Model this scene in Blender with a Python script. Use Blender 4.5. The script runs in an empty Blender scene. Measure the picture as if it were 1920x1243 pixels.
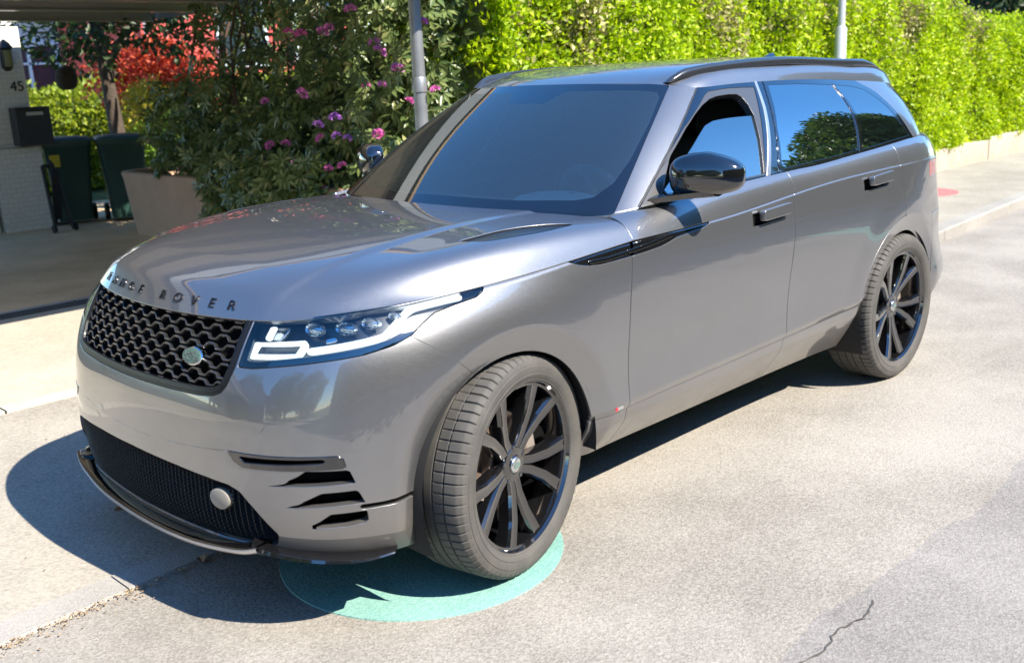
import bpy, math, random
import numpy as np
from mathutils import Vector, Matrix
R_ = math.radians
S = bpy.context.scene
col = S.collection
# ------------------------------------------------------------------ camera
cd = bpy.data.cameras.new('camera'); cam = bpy.data.objects.new('camera', cd); col.objects.link(cam)
CAMP = (2.26889, 3.19887, 1.68082)
cam.location = CAMP
cam.rotation_euler = (1.32038, 0.04315, 2.34691)
cd.sensor_width = 36; cd.lens = 35.875; cd.clip_end = 600; cd.clip_start = 0.05
cd.dof.use_dof = True; cd.dof.focus_distance = 4.0; cd.dof.aperture_fstop = 3.6
S.camera = cam
# ------------------------------------------------------------------ light
SUND = Vector((-.15, .95, 1.0)).normalized()
w = bpy.data.worlds.new('World'); S.world = w; w.use_nodes = True
nt = w.node_tree; nt.nodes.clear()
sky = nt.nodes.new('ShaderNodeTexSky'); sky.sky_type = 'NISHITA'; sky.sun_disc = False
sky.sun_elevation = math.asin(SUND.z); sky.sun_rotation = math.atan2(SUND.x, SUND.y)
sky.air_density = 1.0; sky.dust_density = 0.15; sky.ozone_density = 3.5; sky.altitude = 400
bg = nt.nodes.new('ShaderNodeBackground'); bg.inputs[1].default_value = 0.15
out = nt.nodes.new('ShaderNodeOutputWorld')
hs = nt.nodes.new('ShaderNodeHueSaturation'); hs.inputs['Saturation'].default_value = 1.27; nt.links.new(sky.outputs[0], hs.inputs['Color']); nt.links.new(hs.outputs[0], bg.inputs[0]); nt.links.new(bg.outputs[0], out.inputs[0])
sl = bpy.data.lights.new('sun', 'SUN'); sl.energy = 4.6; sl.angle = R_(0.53); sl.color = (1.0, .92, .79)
so = bpy.data.objects.new('sun', sl); col.objects.link(so)
so.rotation_euler = (-SUND).to_track_quat('-Z', 'Y').to_euler()
S.view_settings.view_transform = 'Standard'; S.view_settings.look = 'None'
S.view_settings.exposure = 1.36; S.view_settings.gamma = 1; S.view_settings.use_curve_mapping = False

# ------------------------------------------------------------------ object helpers
def tag(o, label=None, cat=None, group=None, kind=None):
    if label: o['label'] = label
    if cat: o['category'] = cat
    if group: o['group'] = group
    if kind: o['kind'] = kind
    return o
def empty(name, loc=(0, 0, 0)):
    o = bpy.data.objects.new(name, None); col.objects.link(o); o.location = loc; o.empty_display_size = .2
    return o
def link(name, me, mats=(), parent=None, loc=None):
    o = bpy.data.objects.new(name, me); col.objects.link(o)
    for m in mats: me.materials.append(m)
    if parent: o.parent = parent
    if loc: o.location = loc
    return o
# ------------------------------------------------------------------ materials
def mat(name):
    m = bpy.data.materials.new(name); m.use_nodes = True; m.node_tree.nodes.clear(); return m, m.node_tree
def pbr(name, base, rough=.5, metal=0., coat=0., coatr=.03, spec=.5, noise=None, bump=None, emis=None, coatior=1.5):
    m, t = mat(name); N = t.nodes.new
    o = N('ShaderNodeOutputMaterial'); p = N('ShaderNodeBsdfPrincipled'); t.links.new(p.outputs[0], o.inputs[0])
    p.inputs['Base Color'].default_value = (*base, 1); p.inputs['Roughness'].default_value = rough
    p.inputs['Metallic'].default_value = metal; p.inputs['Coat Weight'].default_value = coat
    p.inputs['Coat Roughness'].default_value = coatr; p.inputs['Coat IOR'].default_value = coatior; p.inputs['Specular IOR Level'].default_value = spec
    if emis: p.inputs['Emission Color'].default_value = (*emis[0], 1); p.inputs['Emission Strength'].default_value = emis[1]
    tc = N('ShaderNodeTexCoord')
    if noise:   # (scale, amount, detail, color2)
        n = N('ShaderNodeTexNoise'); n.inputs['Scale'].default_value = noise[0]; n.inputs['Detail'].default_value = noise[2]
        n.inputs['Roughness'].default_value = .62
        t.links.new(tc.outputs['Object'], n.inputs[0])
        r = N('ShaderNodeMapRange'); r.inputs[1].default_value = .5 - noise[1]; r.inputs[2].default_value = .5 + noise[1]
        t.links.new(n.outputs[0], r.inputs[0])
        mx = N('ShaderNodeMix'); mx.data_type = 'RGBA'; mx.inputs[6].default_value = (*base, 1); mx.inputs[7].default_value = (*noise[3], 1)
        t.links.new(r.outputs[0], mx.inputs[0]); t.links.new(mx.outputs[2], p.inputs['Base Color'])
    if bump:    # (scale, strength, distance)
        n2 = N('ShaderNodeTexNoise'); n2.inputs['Scale'].default_value = bump[0]; n2.inputs['Detail'].default_value = 4
        t.links.new(tc.outputs['Object'], n2.inputs[0])
        b = N('ShaderNodeBump'); b.inputs['Strength'].default_value = bump[1]; b.inputs['Distance'].default_value = bump[2]
        t.links.new(n2.outputs[0], b.inputs['Height']); t.links.new(b.outputs[0], p.inputs['Normal'])
    return m
def glassmat(name, tint, ior=1.5, rough=0.0, opaque=0.0, dark=(.004, .005, .006)):
    m, t = mat(name); N = t.nodes.new
    o = N('ShaderNodeOutputMaterial'); tr = N('ShaderNodeBsdfTransparent'); tr.inputs[0].default_value = (*tint, 1)
    g = N('ShaderNodeBsdfGlossy'); g.inputs['Roughness'].default_value = rough; g.inputs['Color'].default_value = (1, 1, 1, 1)
    f = N('ShaderNodeFresnel'); f.inputs[0].default_value = ior
    mx = N('ShaderNodeMixShader'); t.links.new(f.outputs[0], mx.inputs[0])
    if opaque > 0:
        d = N('ShaderNodeBsdfDiffuse'); d.inputs[0].default_value = (*dark, 1)
        m2 = N('ShaderNodeMixShader'); m2.inputs[0].default_value = opaque
        t.links.new(tr.outputs[0], m2.inputs[1]); t.links.new(d.outputs[0], m2.inputs[2]); t.links.new(m2.outputs[0], mx.inputs[1])
    else: t.links.new(tr.outputs[0], mx.inputs[1])
    t.links.new(g.outputs[0], mx.inputs[2]); t.links.new(mx.outputs[0], o.inputs[0])
    return m
def leafmat(name, c1, c2, trans=.35, rough=.45, c3=None):
    m, t = mat(name); N = t.nodes.new
    o = N('ShaderNodeOutputMaterial'); p = N('ShaderNodeBsdfPrincipled'); p.inputs['Roughness'].default_value = rough
    geo = N('ShaderNodeNewGeometry')
    cr = N('ShaderNodeValToRGB'); e = cr.color_ramp.elements
    e[0].color = (*c1, 1); e[1].color = (*c2, 1)
    if c3: x = cr.color_ramp.elements.new(.9); x.color = (*c2, 1); e[-1].color = (*c3, 1)
    t.links.new(geo.outputs['Random Per Island'], cr.inputs[0])
    t.links.new(cr.outputs[0], p.inputs['Base Color'])
    tl = N('ShaderNodeBsdfTranslucent'); t.links.new(cr.outputs[0], tl.inputs[0])
    mx = N('ShaderNodeMixShader'); mx.inputs[0].default_value = trans
    t.links.new(p.outputs[0], mx.inputs[1]); t.links.new(tl.outputs[0], mx.inputs[2]); t.links.new(mx.outputs[0], o.inputs[0])
    return m
# ------------------------------------------------------------------ basic mesh builder
class MB:
    def __init__(s): s.v = []; s.f = []
    def add(s, vs, fs):
        b = len(s.v); s.v += [tuple(map(float, x)) for x in vs]; s.f += [tuple(b + i for i in f) for f in fs]; return s
    def box(s, c, d, rot=0, M=None):
        x, y, z = [q / 2 for q in d]
        P = [(-x, -y, -z), (x, -y, -z), (x, y, -z), (-x, y, -z), (-x, -y, z), (x, -y, z), (x, y, z), (-x, y, z)]
        cr, sr = math.cos(rot), math.sin(rot)
        if M is None: P = [(c[0] + a * cr - b * sr, c[1] + a * sr + b * cr, c[2] + e) for a, b, e in P]
        else: P = [tuple(M @ Vector(q) + Vector(c)) for q in P]
        return s.add(P, [(0, 3, 2, 1), (4, 5, 6, 7), (0, 1, 5, 4), (1, 2, 6, 5), (2, 3, 7, 6), (3, 0, 4, 7)])
    def tube(s, pts, rad, n=10, cap=True):
        pts = [Vector(p) for p in pts]; k = len(pts)
        if not hasattr(rad, '__len__'): rad = [rad] * k
        rings = []; up = None
        for i, p in enumerate(pts):
            d = (pts[min(i + 1, k - 1)] - pts[max(i - 1, 0)]).normalized()
            if up is None: up = Vector((0, 0, 1)) if abs(d.z) < .9 else Vector((1, 0, 0))
            a = d.cross(up).normalized(); b = a.cross(d).normalized(); up = b
            rings.append([p + (a * math.cos(2 * math.pi * j / n) + b * math.sin(2 * math.pi * j / n)) * rad[i] for j in range(n)])
        vs = [q for r in rings for q in r]
        fs = [(i * n + j, i * n + (j + 1) % n, (i + 1) * n + (j + 1) % n, (i + 1) * n + j) for i in range(k - 1) for j in range(n)]
        if cap: fs += [tuple(range(n))[::-1], tuple((k - 1) * n + j for j in range(n))]
        return s.add(vs, fs)
    def lathe(s, prof, n=48, M=None, a0=0, a1=2 * math.pi):
        # profile [(r, h)] about the local z axis
        full = abs(a1 - a0 - 2 * math.pi) < 1e-6; m = n if full else n + 1
        vs = []
        for j in range(m):
            a = a0 + (a1 - a0) * j / n
            for r, h in prof: vs.append(Vector((r * math.cos(a), r * math.sin(a), h)))
        if M is not None: vs = [M @ q for q in vs]
        k = len(prof); fs = []
        for j in range(n):
            j2 = (j + 1) % m
            for i in range(k - 1): fs.append((j * k + i, j2 * k + i, j2 * k + i + 1, j * k + i + 1))
        return s.add(vs, fs)
    def build(s, name, mats, parent=None, smooth=None, bevel=0, loc=None):
        me = bpy.data.meshes.new(name); me.from_pydata(s.v, [], s.f); me.update()
        if not isinstance(mats, (list, tuple)): mats = [mats]
        o = link(name, me, mats, parent, loc)
        if smooth is not None:
            me.polygons.foreach_set('use_smooth', [True] * len(me.polygons))
            me.set_sharp_from_angle(angle=R_(smooth))
        if bevel:
            md = o.modifiers.new('bevel', 'BEVEL'); md.width = bevel; md.segments = 2; md.limit_method = 'ANGLE'; md.angle_limit = R_(40)
        return o
# ------------------------------------------------------------------ panel meshes that can be cut along curves
class PM:
    """surface patch: points, outward normals, two surface parameters, faces"""
    def __init__(s, V, N, A, F): s.V, s.N, s.A, s.F = V, N, A, F
def grid_pm(G, T, Sv, sym0=True, symE=True, outref=(-1.4, 0, .7)):
    n = gnorm(G, sym0, symE); d = (G - np.array(outref)); sgn = np.sign((n * d).sum(2).mean()); n = n * sgn
    r, c = G.shape[:2]
    A = np.stack([np.broadcast_to(T[None, :], (r, c)), np.broadcast_to(Sv[:, None], (r, c))], -1).reshape(-1, 2)
    i = np.arange((r - 1) * (c - 1)); a = (i // (c - 1)) * c + i % (c - 1)
    F = np.stack([a, a + 1, a + c + 1, a + c], 1)
    fn = np.cross(G.reshape(-1, 3)[F[:, 2]] - G.reshape(-1, 3)[F[:, 0]], G.reshape(-1, 3)[F[:, 3]] - G.reshape(-1, 3)[F[:, 1]])
    if ((fn * n.reshape(-1, 3)[F[:, 0]]).sum(1)).mean() < 0: F = F[:, ::-1]
    return PM(G.reshape(-1, 3).copy(), n.reshape(-1, 3).copy(), A.copy(), [tuple(f) for f in F.tolist()])
def cut(m, phi):
    """split along phi=0 -> (inside phi<0, outside)"""
    phi = np.asarray(phi, float).copy(); phi[np.abs(phi) < 1e-6] = 1e-6
    ng = (phi < 0).tolist(); ph = phi.tolist(); V, N, A = m.V.tolist(), m.N.tolist(), m.A.tolist()
    cache = {}; In, Out = [], []
    def mid(a, b):
        k = (a, b) if a < b else (b, a)
        if k in cache: return cache[k]
        t = ph[k[0]] / (ph[k[0]] - ph[k[1]]); p, q = k
        V.append([x + (y - x) * t for x, y in zip(V[p], V[q])]); N.append([x + (y - x) * t for x, y in zip(N[p], N[q])])
        A.append([x + (y - x) * t for x, y in zip(A[p], A[q])]); cache[k] = len(V) - 1; return cache[k]
    for f in m.F:
        c = 0
        for i in f: c += ng[i]
        if c == 0: Out.append(f); continue
        if c == len(f): In.append(f); continue
        a, b = [], []
        for i in range(len(f)):
            p, q = f[i], f[(i + 1) % len(f)]
            (a if ng[p] else b).append(p)
            if ng[p] != ng[q]: k = mid(p, q); a.append(k); b.append(k)
        if len(a) > 2: In.append(tuple(a))
        if len(b) > 2: Out.append(tuple(b))
    V, N, A = np.array(V), np.array(N), np.array(A); N /= np.linalg.norm(N, axis=1, keepdims=True) + 1e-12
    return compact(PM(V, N, A, In)), compact(PM(V, N, A, Out))
def compact(m):
    if not m.F: return PM(np.zeros((0, 3)), np.zeros((0, 3)), np.zeros((0, 2)), [])
    used = np.unique(np.concatenate([np.array(f) for f in m.F])); mp = np.full(len(m.V), -1); mp[used] = np.arange(len(used)); mpl = mp.tolist()
    return PM(m.V[used], m.N[used], m.A[used], [tuple(mpl[i] for i in f) for f in m.F])
def join(*ms):
    V, N, A, F = [], [], [], []; b = 0
    for m in ms:
        if not m.F: continue
        V.append(m.V); N.append(m.N); A.append(m.A); F += [tuple(i + b for i in f) for f in m.F]; b += len(m.V)
    return PM(np.concatenate(V), np.concatenate(N), np.concatenate(A), F)
def sdpoly(P, poly, r=0.0):
    poly = np.asarray(poly, float); n = len(poly); d = np.full(len(P), 1e9); inside = np.zeros(len(P), bool)
    for i in range(n):
        a, b = poly[i], poly[(i + 1) % n]; e = b - a; w_ = P - a
        t = np.clip((w_ @ e) / (e @ e + 1e-15), 0, 1); q = w_ - t[:, None] * e
        d = np.minimum(d, (q * q).sum(1))
        c = ((a[1] > P[:, 1]) != (b[1] > P[:, 1]))
        with np.errstate(divide='ignore', invalid='ignore'):
            x = (b[0] - a[0]) * (P[:, 1] - a[1]) / (b[1] - a[1] + 1e-15) + a[0]
        inside ^= c & (P[:, 0] < x)
    return np.where(inside, -1, 1) * np.sqrt(d) - r
def sdline(P, pts, w):   # distance to an open polyline minus half width
    pts = np.asarray(pts, float); d = np.full(len(P), 1e9)
    for a, b in zip(pts[:-1], pts[1:]):
        e = b - a; w_ = P - a; t = np.clip((w_ @ e) / (e @ e + 1e-15), 0, 1); q = w_ - t[:, None] * e; d = np.minimum(d, (q * q).sum(1))
    return np.sqrt(d) - w
def sm(pts, n=6, closed=True):
    pts = np.asarray(pts, float); k = len(pts); o = []
    for i in range(k if closed else k - 1):
        p0, p1, p2, p3 = [pts[(i + j) % k] if closed else pts[min(max(i + j, 0), k - 1)] for j in (-1, 0, 1, 2)]
        for t in np.linspace(0, 1, n, endpoint=False):
            o.append(.5 * ((2 * p1) + (-p0 + p2) * t + (2 * p0 - 5 * p1 + 4 * p2 - p3) * t * t + (-p0 + 3 * p1 - 3 * p2 + p3) * t ** 3))
    if not closed: o.append(pts[-1])
    return np.array(o)
def offset(m, d): return PM(m.V + m.N * np.asarray(d).reshape(-1, 1) if np.ndim(d) else m.V + m.N * d, m.N, m.A, m.F)
def panel(m, depth=.012, r=.0018, lip=True):
    """give a sheet a rounded edge that turns inwards"""
    if not m.F: return m
    from collections import defaultdict
    ed = {}
    for f in m.F:
        for i in range(len(f)):
            k = (f[i], f[(i + 1) % len(f)])
            if (k[1], k[0]) in ed: del ed[(k[1], k[0])]
            else: ed[k] = 1
    V, N = m.V, m.N; outv = defaultdict(lambda: np.zeros(3)); edges = []
    for a, b in ed:
        if abs(V[a][1]) < 1e-4 and abs(V[b][1]) < 1e-4: continue
        e = V[b] - V[a]; nn = N[a] + N[b]; o = np.cross(e, nn); outv[a] += o; outv[b] += o; edges.append((a, b))
    ids = list(outv); idx = {v: i for i, v in enumerate(ids)}
    O = np.array([outv[v] for v in ids]); n = N[ids]
    O[np.abs(V[ids][:, 1]) < 1e-4, 1] = 0
    O -= (O * n).sum(1, keepdims=True) * n; O /= np.linalg.norm(O, axis=1, keepdims=True) + 1e-12
    P0 = V[ids]; P1 = P0 + O * r - n * r; P2 = P1 - n * depth
    b = len(V); k = len(ids)
    NV = np.concatenate([V, P1, P2]); n1 = O + n * .15; n1 /= np.linalg.norm(n1, axis=1, keepdims=True); NN = np.concatenate([N, n1, O])
    F = list(m.F)
    for a, c in edges:
        i, j = idx[a], idx[c]; F.append((a, b + i, b + j, c)); F.append((b + i, b + k + i, b + k + j, b + j))
    return PM(NV, NN, np.concatenate([m.A, m.A[ids], m.A[ids]]), F)
def flip(m): return PM(m.V * [1, -1, 1], m.N * [1, -1, 1], m.A, [f[::-1] for f in m.F])
def pm_obj(name, m, mats, parent, both=False, side=1):
    if both: m = join(m, flip(m))
    elif side < 0: m = flip(m)
    me = bpy.data.meshes.new(name); me.from_pydata(m.V.tolist(), [], m.F)
    me.polygons.foreach_set('use_smooth', [True] * len(me.polygons))
    N = m.N / (np.linalg.norm(m.N, axis=1, keepdims=True) + 1e-12)
    me.normals_split_custom_set_from_vertices(N.tolist()); me.update()
    return link(name, me, mats if isinstance(mats, (list, tuple)) else [mats], parent)
def text_obj(name, txt, size, M, m, parent=None, extr=.001, align='CENTER', loc_space=1.0, sx=1.0):
    cu = bpy.data.curves.new('t', 'FONT'); cu.body = txt; cu.size = size; cu.extrude = extr; cu.align_x = align; cu.align_y = 'CENTER'
    cu.space_character = loc_space
    to = bpy.data.objects.new('t', cu); col.objects.link(to); bpy.context.view_layer.update()
    me = bpy.data.meshes.new_from_object(to.evaluated_get(bpy.context.evaluated_depsgraph_get()))
    bpy.data.objects.remove(to); me.name = name
    me.transform(Matrix.Diagonal((sx, 1, 1, 1))); me.transform(M); me.materials.clear()
    return link(name, me, [m], parent)

def nspl(k, P, t):
    k=np.asarray(k,float); P=np.asarray(P,float); t=np.asarray(t,float); n=len(k)
    sh=P.shape[1:]; P2=P.reshape(n,-1); h=np.diff(k)
    A=np.zeros((n,n)); B=np.zeros_like(P2); A[0,0]=A[-1,-1]=1
    for i in range(1,n-1):
        A[i,i-1]=h[i-1]; A[i,i]=2*(h[i-1]+h[i]); A[i,i+1]=h[i]
        B[i]=6*((P2[i+1]-P2[i])/h[i]-(P2[i]-P2[i-1])/h[i-1])
    M=np.linalg.solve(A,B)
    i=np.clip(np.searchsorted(k,t,side='right')-1,0,n-2); hh=h[i][:,None]
    a=(k[i+1]-t)[:,None]; b=(t-k[i])[:,None]
    r=M[i]*a**3/(6*hh)+M[i+1]*b**3/(6*hh)+(P2[i]/hh-M[i]*hh/6)*a+(P2[i+1]/hh-M[i+1]*hh/6)*b
    return r.reshape((len(t),)+sh)
def chord(P):   # knots from mean chord lengths; P [n,m,3]
    d=np.linalg.norm(np.diff(P,axis=0),axis=2).mean(axis=1)
    return np.r_[0,np.cumsum(np.maximum(d,1e-3))]
def mirror0(C):  # C [rows,cols,3], col 0 on y=0 -> prepend mirrored cols
    M=C[:,1:4][:,::-1].copy(); M[:,:,1]*=-1
    return np.concatenate([M,C],axis=1),3
def patch(C, tc, tr, sym_end=False, kc=None, kr=None):
    """C ctrl [rows,cols,3]; tc: list of column parameter samples as function of knots; returns grid [R,Cn,3]"""
    C=np.asarray(C,float); E,o=mirror0(C)
    if sym_end:
        M=E[:,-4:-1][:,::-1].copy(); M[:,:,1]*=-1; E=np.concatenate([E,M],axis=1)
    k=chord(E.transpose(1,0,2)) if kc is None else np.array(kc)
    k=k-k[o]
    if kr is None: kr=chord(C)
    T=tc(k[o:o+C.shape[1]]); S=tr(kr)
    G=nspl(k,E.transpose(1,0,2),T)      # [nc,rows,3]
    G=nspl(kr,G.transpose(1,0,2),S)     # [nr,nc,3]
    return G,T,S
def gnorm(G, sym0=True, symE=False):
    du=np.gradient(G,axis=1); dv=np.gradient(G,axis=0)
    n=np.cross(du,dv); n/=np.linalg.norm(n,axis=2,keepdims=True)+1e-12
    if sym0: n[:,0,1]=0
    if symE: n[:,-1,1]=0
    return n/(np.linalg.norm(n,axis=2,keepdims=True)+1e-12)
# ---------------- lower shell
NOM=np.array([(.885,0),(.867,.29),(.820,.54),(.745,.70),(.625,.83),(.45,.915),(.2,.950),(-.1,.962),(-.5,.964),(-1.2,.962),(-2.0,.964),(-2.87,.968),(-3.3,.935),(-3.62,.84),(-3.84,.62),(-3.93,.30),(-3.945,0)])
def shell_ctrl():
    n=len(NOM)
    # per column: inset d and z for rows
    #            0     1     2     3     4     5     6     7     8     9    10    11    12    13    14    15    16
    Z=[ [ .24,  .24,  .24,  .245, .25,  .25,  .26,  .272,  .276,  .270,  .265,  .265,  .28,  .30,  .30,  .30,  .30],
        [ .32,  .32,  .32,  .325,  .33,  .33,  .33,  .345,  .35,  .35,  .35,  .35,  .40,  .42,  .42,  .42,  .42],
        [ .575, .583, .600, .613, .610, .575, .50,  .45,  .45,  .463, .48,  .51,  .53,  .56,  .56,  .56,  .56],
        [ .68,  .68,  .685, .69,  .69,  .67,  .64,  .61,  .60,  .61,  .62,  .64,  .66,  .68,  .68,  .68,  .68],
        [ .78,  .78,  .785, .79,  .80,  .80,  .80,  .79,  .78,  .79,  .80,  .81,  .82,  .82,  .82,  .82,  .82],
        [ .90,  .90,  .902, .91,  .915, .92,  .93,  .94,  .95,  .96,  .97,  .98,  .97,  .96,  .96,  .96,  .96],
        [ 1.0*.985, .985, .987, .990, 1.003,1.014,1.024,1.038,1.066,1.082,1.128,1.140,1.138,1.13, 1.12, 1.115,1.11]]
    D=[ [ .05,  .05,  .05,  .05,  .05,  .05,  .045, .068, .078, .078, .076, .06,  .06,  .08,  .10,  .10,  .10],
        [-.004,-.008,-.012,-.010, .000, .012, .018, .034, .040, .040, .040, .03,  .01,  .00,  .00,  .00,  .00],
        [-.008,-.012,-.020,-.020,-.012, .002, .008, .008, .008, .008, .008, .006, .002, .00,  .00,  .00,  .00],
        [-.002,-.005,-.012,-.012,-.006, .002, .006, .008, .014, .014, .012, .006, .018, .02,  .01,  .01,  .01],
        [ .016, .014, .010, .008, .008, .004, .002, .001, .004, .004, .003, .002, .022, .03,  .04,  .03,  .03],
        [ .058, .060, .062, .058, .045, .028, .014, .007, .002, .002, .001, .004, .026, .05,  .06,  .06,  .06],
        [ .100, .105, .115, .130, .115, .090, .062, .035, .016, .014, .018, .022, .035, .07,  .09,  .09,  .09]]
    # outward normals of nominal plan
    M=np.vstack([NOM[1:4][::-1]*[1,-1],NOM,NOM[-4:-1][::-1]*[1,-1]])
    k=np.r_[0,np.cumsum(np.linalg.norm(np.diff(M,axis=0),axis=1))]
    e=1e-3; kk=k[3:3+n]
    t=(nspl(k,M,kk+e)-nspl(k,M,kk-e)); t/=np.linalg.norm(t,axis=1,keepdims=True)
    nr=np.c_[-t[:,1],t[:,0]]; nr*=np.sign((nr*(NOM-[-1.4,0])).sum(1))[:,None]
    C=np.zeros((len(Z),n,3))
    for r in range(len(Z)):
        C[r,:,:2]=NOM-nr*np.array(D[r])[:,None]; C[r,:,2]=Z[r]
    return C
def flare(G,N=None):
    G=G.copy()
    for cx,cz in ((.02,.39),(-2.86,.39)):
        r=np.hypot(G[:,:,0]-cx,(G[:,:,2]-cz))
        m=(np.abs(G[:,:,0]-cx)<.75)&(G[:,:,1]>.5)
        w=np.clip((G[:,:,1]-.84)/.06,0,1)
        q=np.clip((.66-r)/.17,0,1); q=q*q*(3-2*q)                 # the wing swells gently towards the arch
        u=np.clip(.492-r,0,1); tuck=np.where(u<.006,u*u/.012,u-.003)*.32
        G[:,:,1]+=np.where(m,(.006*q-tuck)*w,0)
    # chamfer under the character line, and along the sill line
    zt=G[-1:,:,2]; d=zt-G[:,:,2]; up_=G[0,0,2]>.5 and G.shape[0]>40
    xm=G[:,:,0]
    if up_:
        c=np.clip(1-d/.011,0,1); w=np.clip((.30-xm)/.12,0,1)*np.clip((G[:,:,1]-.7)/.1,0,1); G[:,:,1]-=.0075*c*w
        zb=G[:1,:,2]; e=np.clip(1-(G[:,:,2]-zb)/.022,0,1); w2=np.clip((-.2-xm)/.1,0,1)*np.clip((xm+2.62)/.1,0,1); G[:,:,1]-=.014*e*w2
    else:
        c=np.clip(1-d/.010,0,1); w2=np.clip((-.2-xm)/.1,0,1)*np.clip((xm+2.62)/.1,0,1); G[:,:,1]-=.0035*c*w2+(.016+.30*np.clip(d-.05,0,.2))*w2
    return G
def lerpn(a,b,n,end=True): return np.linspace(a,b,n+1)[:None if end else -1]
def shell_grid(fine=1.0):
    C=shell_ctrl()
    def tc(k):
        # finer in front (cols0..7), normal on side
        return np.r_[lerpn(k[0],k[7],int(190*fine),False),lerpn(k[7],k[12],int(270*fine),False),lerpn(k[12],k[-1],int(70*fine))]
    out=[]
    # crease at row 2
    kr=chord(C)
    E,o=mirror0(C); E=np.concatenate([E,E[:,-4:-1][:,::-1]*[1,-1,1]],axis=1); kc=chord(E.transpose(1,0,2))
    low=patch(C[:3],tc,lambda k:np.r_[lerpn(k[0],k[2]-.012,int(28*fine),False),lerpn(k[2]-.012,k[2],5)],True,kc)
    up=patch(C[2:],tc,lambda k:np.r_[lerpn(k[0],k[0]+.02,5,False),lerpn(k[0]+.02,k[4]-.014,int(74*fine),False),lerpn(k[4]-.014,k[4],7)],True,kc)
    # common u: arc-length of nominal
    return low,up
# ---------------- hood
HOOD=[[(.785,0,.985),(.765,.27,.985),(.708,.52,.987),(.652,.62,.988),(.602,.685,.993),(.545,.745,1.000)],
      [(.752,0,1.030),(.731,.27,1.029),(.672,.52,1.027),(.605,.635,1.022),(.548,.715,1.016),(.475,.792,1.008)],
      [(.722,0,1.062),(.701,.27,1.061),(.643,.51,1.056),(.570,.64,1.046),(.505,.735,1.034),(.415,.829,1.012)],
      [(.680,0,1.082),(.660,.27,1.081),(.600,.50,1.078),(.522,.645,1.068),(.452,.752,1.053),(.350,.853,1.0155)],
      [(.450,0,1.126),(.435,.28,1.126),(.375,.51,1.124),(.300,.68,1.118),(.215,.812,1.102),(.09,.903,1.028)],
      [(.150,0,1.138),(.140,.29,1.138),(.090,.53,1.137),(.030,.71,1.132),(-.035,.850,1.116),(-.12,.928,1.040)],
      [(-.190,0,1.148),(-.195,.30,1.148),(-.230,.55,1.147),(-.270,.74,1.143),(-.310,.875,1.125),(-.36,.943,1.057)],
      [(-.500,0,1.148),(-.510,.30,1.148),(-.545,.58,1.149),(-.575,.77,1.149),(-.595,.893,1.134),(-.605,.949,1.073)]]
def hood_grid(n=1.0):
    C=np.array(HOOD); C[5:7,:5,2]+=.012; C[7,:3,2]+=.004
    return patch(C,lambda k:lerpn(k[0],k[-1],int(75*n)),lambda k:np.r_[lerpn(k[0],k[3],int(26*n),False),lerpn(k[3],k[-1],int(62*n))])
# ---------------- shoulder strip (char line to belt) for the doors and the tail
def strip_ctrl():
    L=shell_ctrl()[-1]
    cols=[(-.605,.949,1.073),tuple(L[9]),tuple(L[10]),tuple(L[11]),tuple(L[12]),tuple(L[13]),tuple(L[14]),tuple(L[15]),tuple(L[16])]
    belt=[(-.60,.845,1.151),(-1.18,.897,1.187),(-2.0,.905,1.208),(-2.83,.893,1.240),(-3.27,.83,1.255),(-3.50,.70,1.26),(-3.66,.50,1.262),(-3.73,.27,1.262),(-3.745,0,1.262)]
    rows=[[],[],[],[]]
    for a,b in zip(cols,belt):
        a=np.array(a);b=np.array(b);d=b-a; o=np.array([a[0]-b[0],a[1]-b[1],0]) 
        rows[0].append(a); rows[1].append(a+d*[.22,.22,.42]); rows[2].append(a+d*[.58,.58,.80]); rows[3].append(b)
    return np.array(rows)
def strip_grid(n=1.0):
    C=strip_ctrl(); k=chord(C.transpose(1,0,2)); 
    E=np.concatenate([C,C[:,-4:-1][:,::-1]*[1,-1,1]],axis=1); k=chord(E.transpose(1,0,2)); kr=chord(C)
    T=lerpn(0,k[C.shape[1]-1],int(230*n)); S=lerpn(0,kr[-1],int(16*n))
    G=nspl(k,E.transpose(1,0,2),T); G=nspl(kr,G.transpose(1,0,2),S)
    return G,T,S
# ---------------- greenhouse
GB=[(-.500,0,1.146),(-.515,.30,1.146),(-.570,.60,1.149),(-.640,.80,1.152),(-.76,.872,1.164),(-1.05,.893,1.182),(-1.75,.905,1.200),(-2.5,.900,1.226),(-3.0,.880,1.250),(-3.33,.80,1.258),(-3.57,.55,1.26),(-3.66,.28,1.262),(-3.68,0,1.262)]
GT=[(-1.205,0,1.610),(-1.218,.26,1.608),(-1.258,.46,1.603),(-1.315,.595,1.592),(-1.405,.655,1.580),(-1.56,.675,1.580),(-1.88,.683,1.584),(-2.42,.680,1.574),(-2.90,.660,1.550),(-3.36,.605,1.520),(-3.58,.42,1.50),(-3.66,.20,1.50),(-3.68,0,1.50)]
def green_ctrl():
    B=np.array(GB);T=np.array(GT); rows=[]
    for t,bul in ((-.12,0),(0,0),(.33,.9),(.66,.95),(1,0)):
        P=B+(T-B)*t
        c=np.array([-2.2,0,0]); 
        out=P-c; out[:,2]=0; out[:,0]*=.35; out/=np.linalg.norm(out,axis=1)[:,None]
        b=np.array([.018,.018,.017,.015,.018,.02,.022,.022,.022,.02,.02,.02,.02])*bul
        Q=P+out*b[:,None]; Q[:4,2]+=b[:4]*.8
        if t<0: Q=B+(T-B)*[0,0,0]; Q[:,2]-=.04
        rows.append(Q)
    return np.array(rows)
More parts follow.
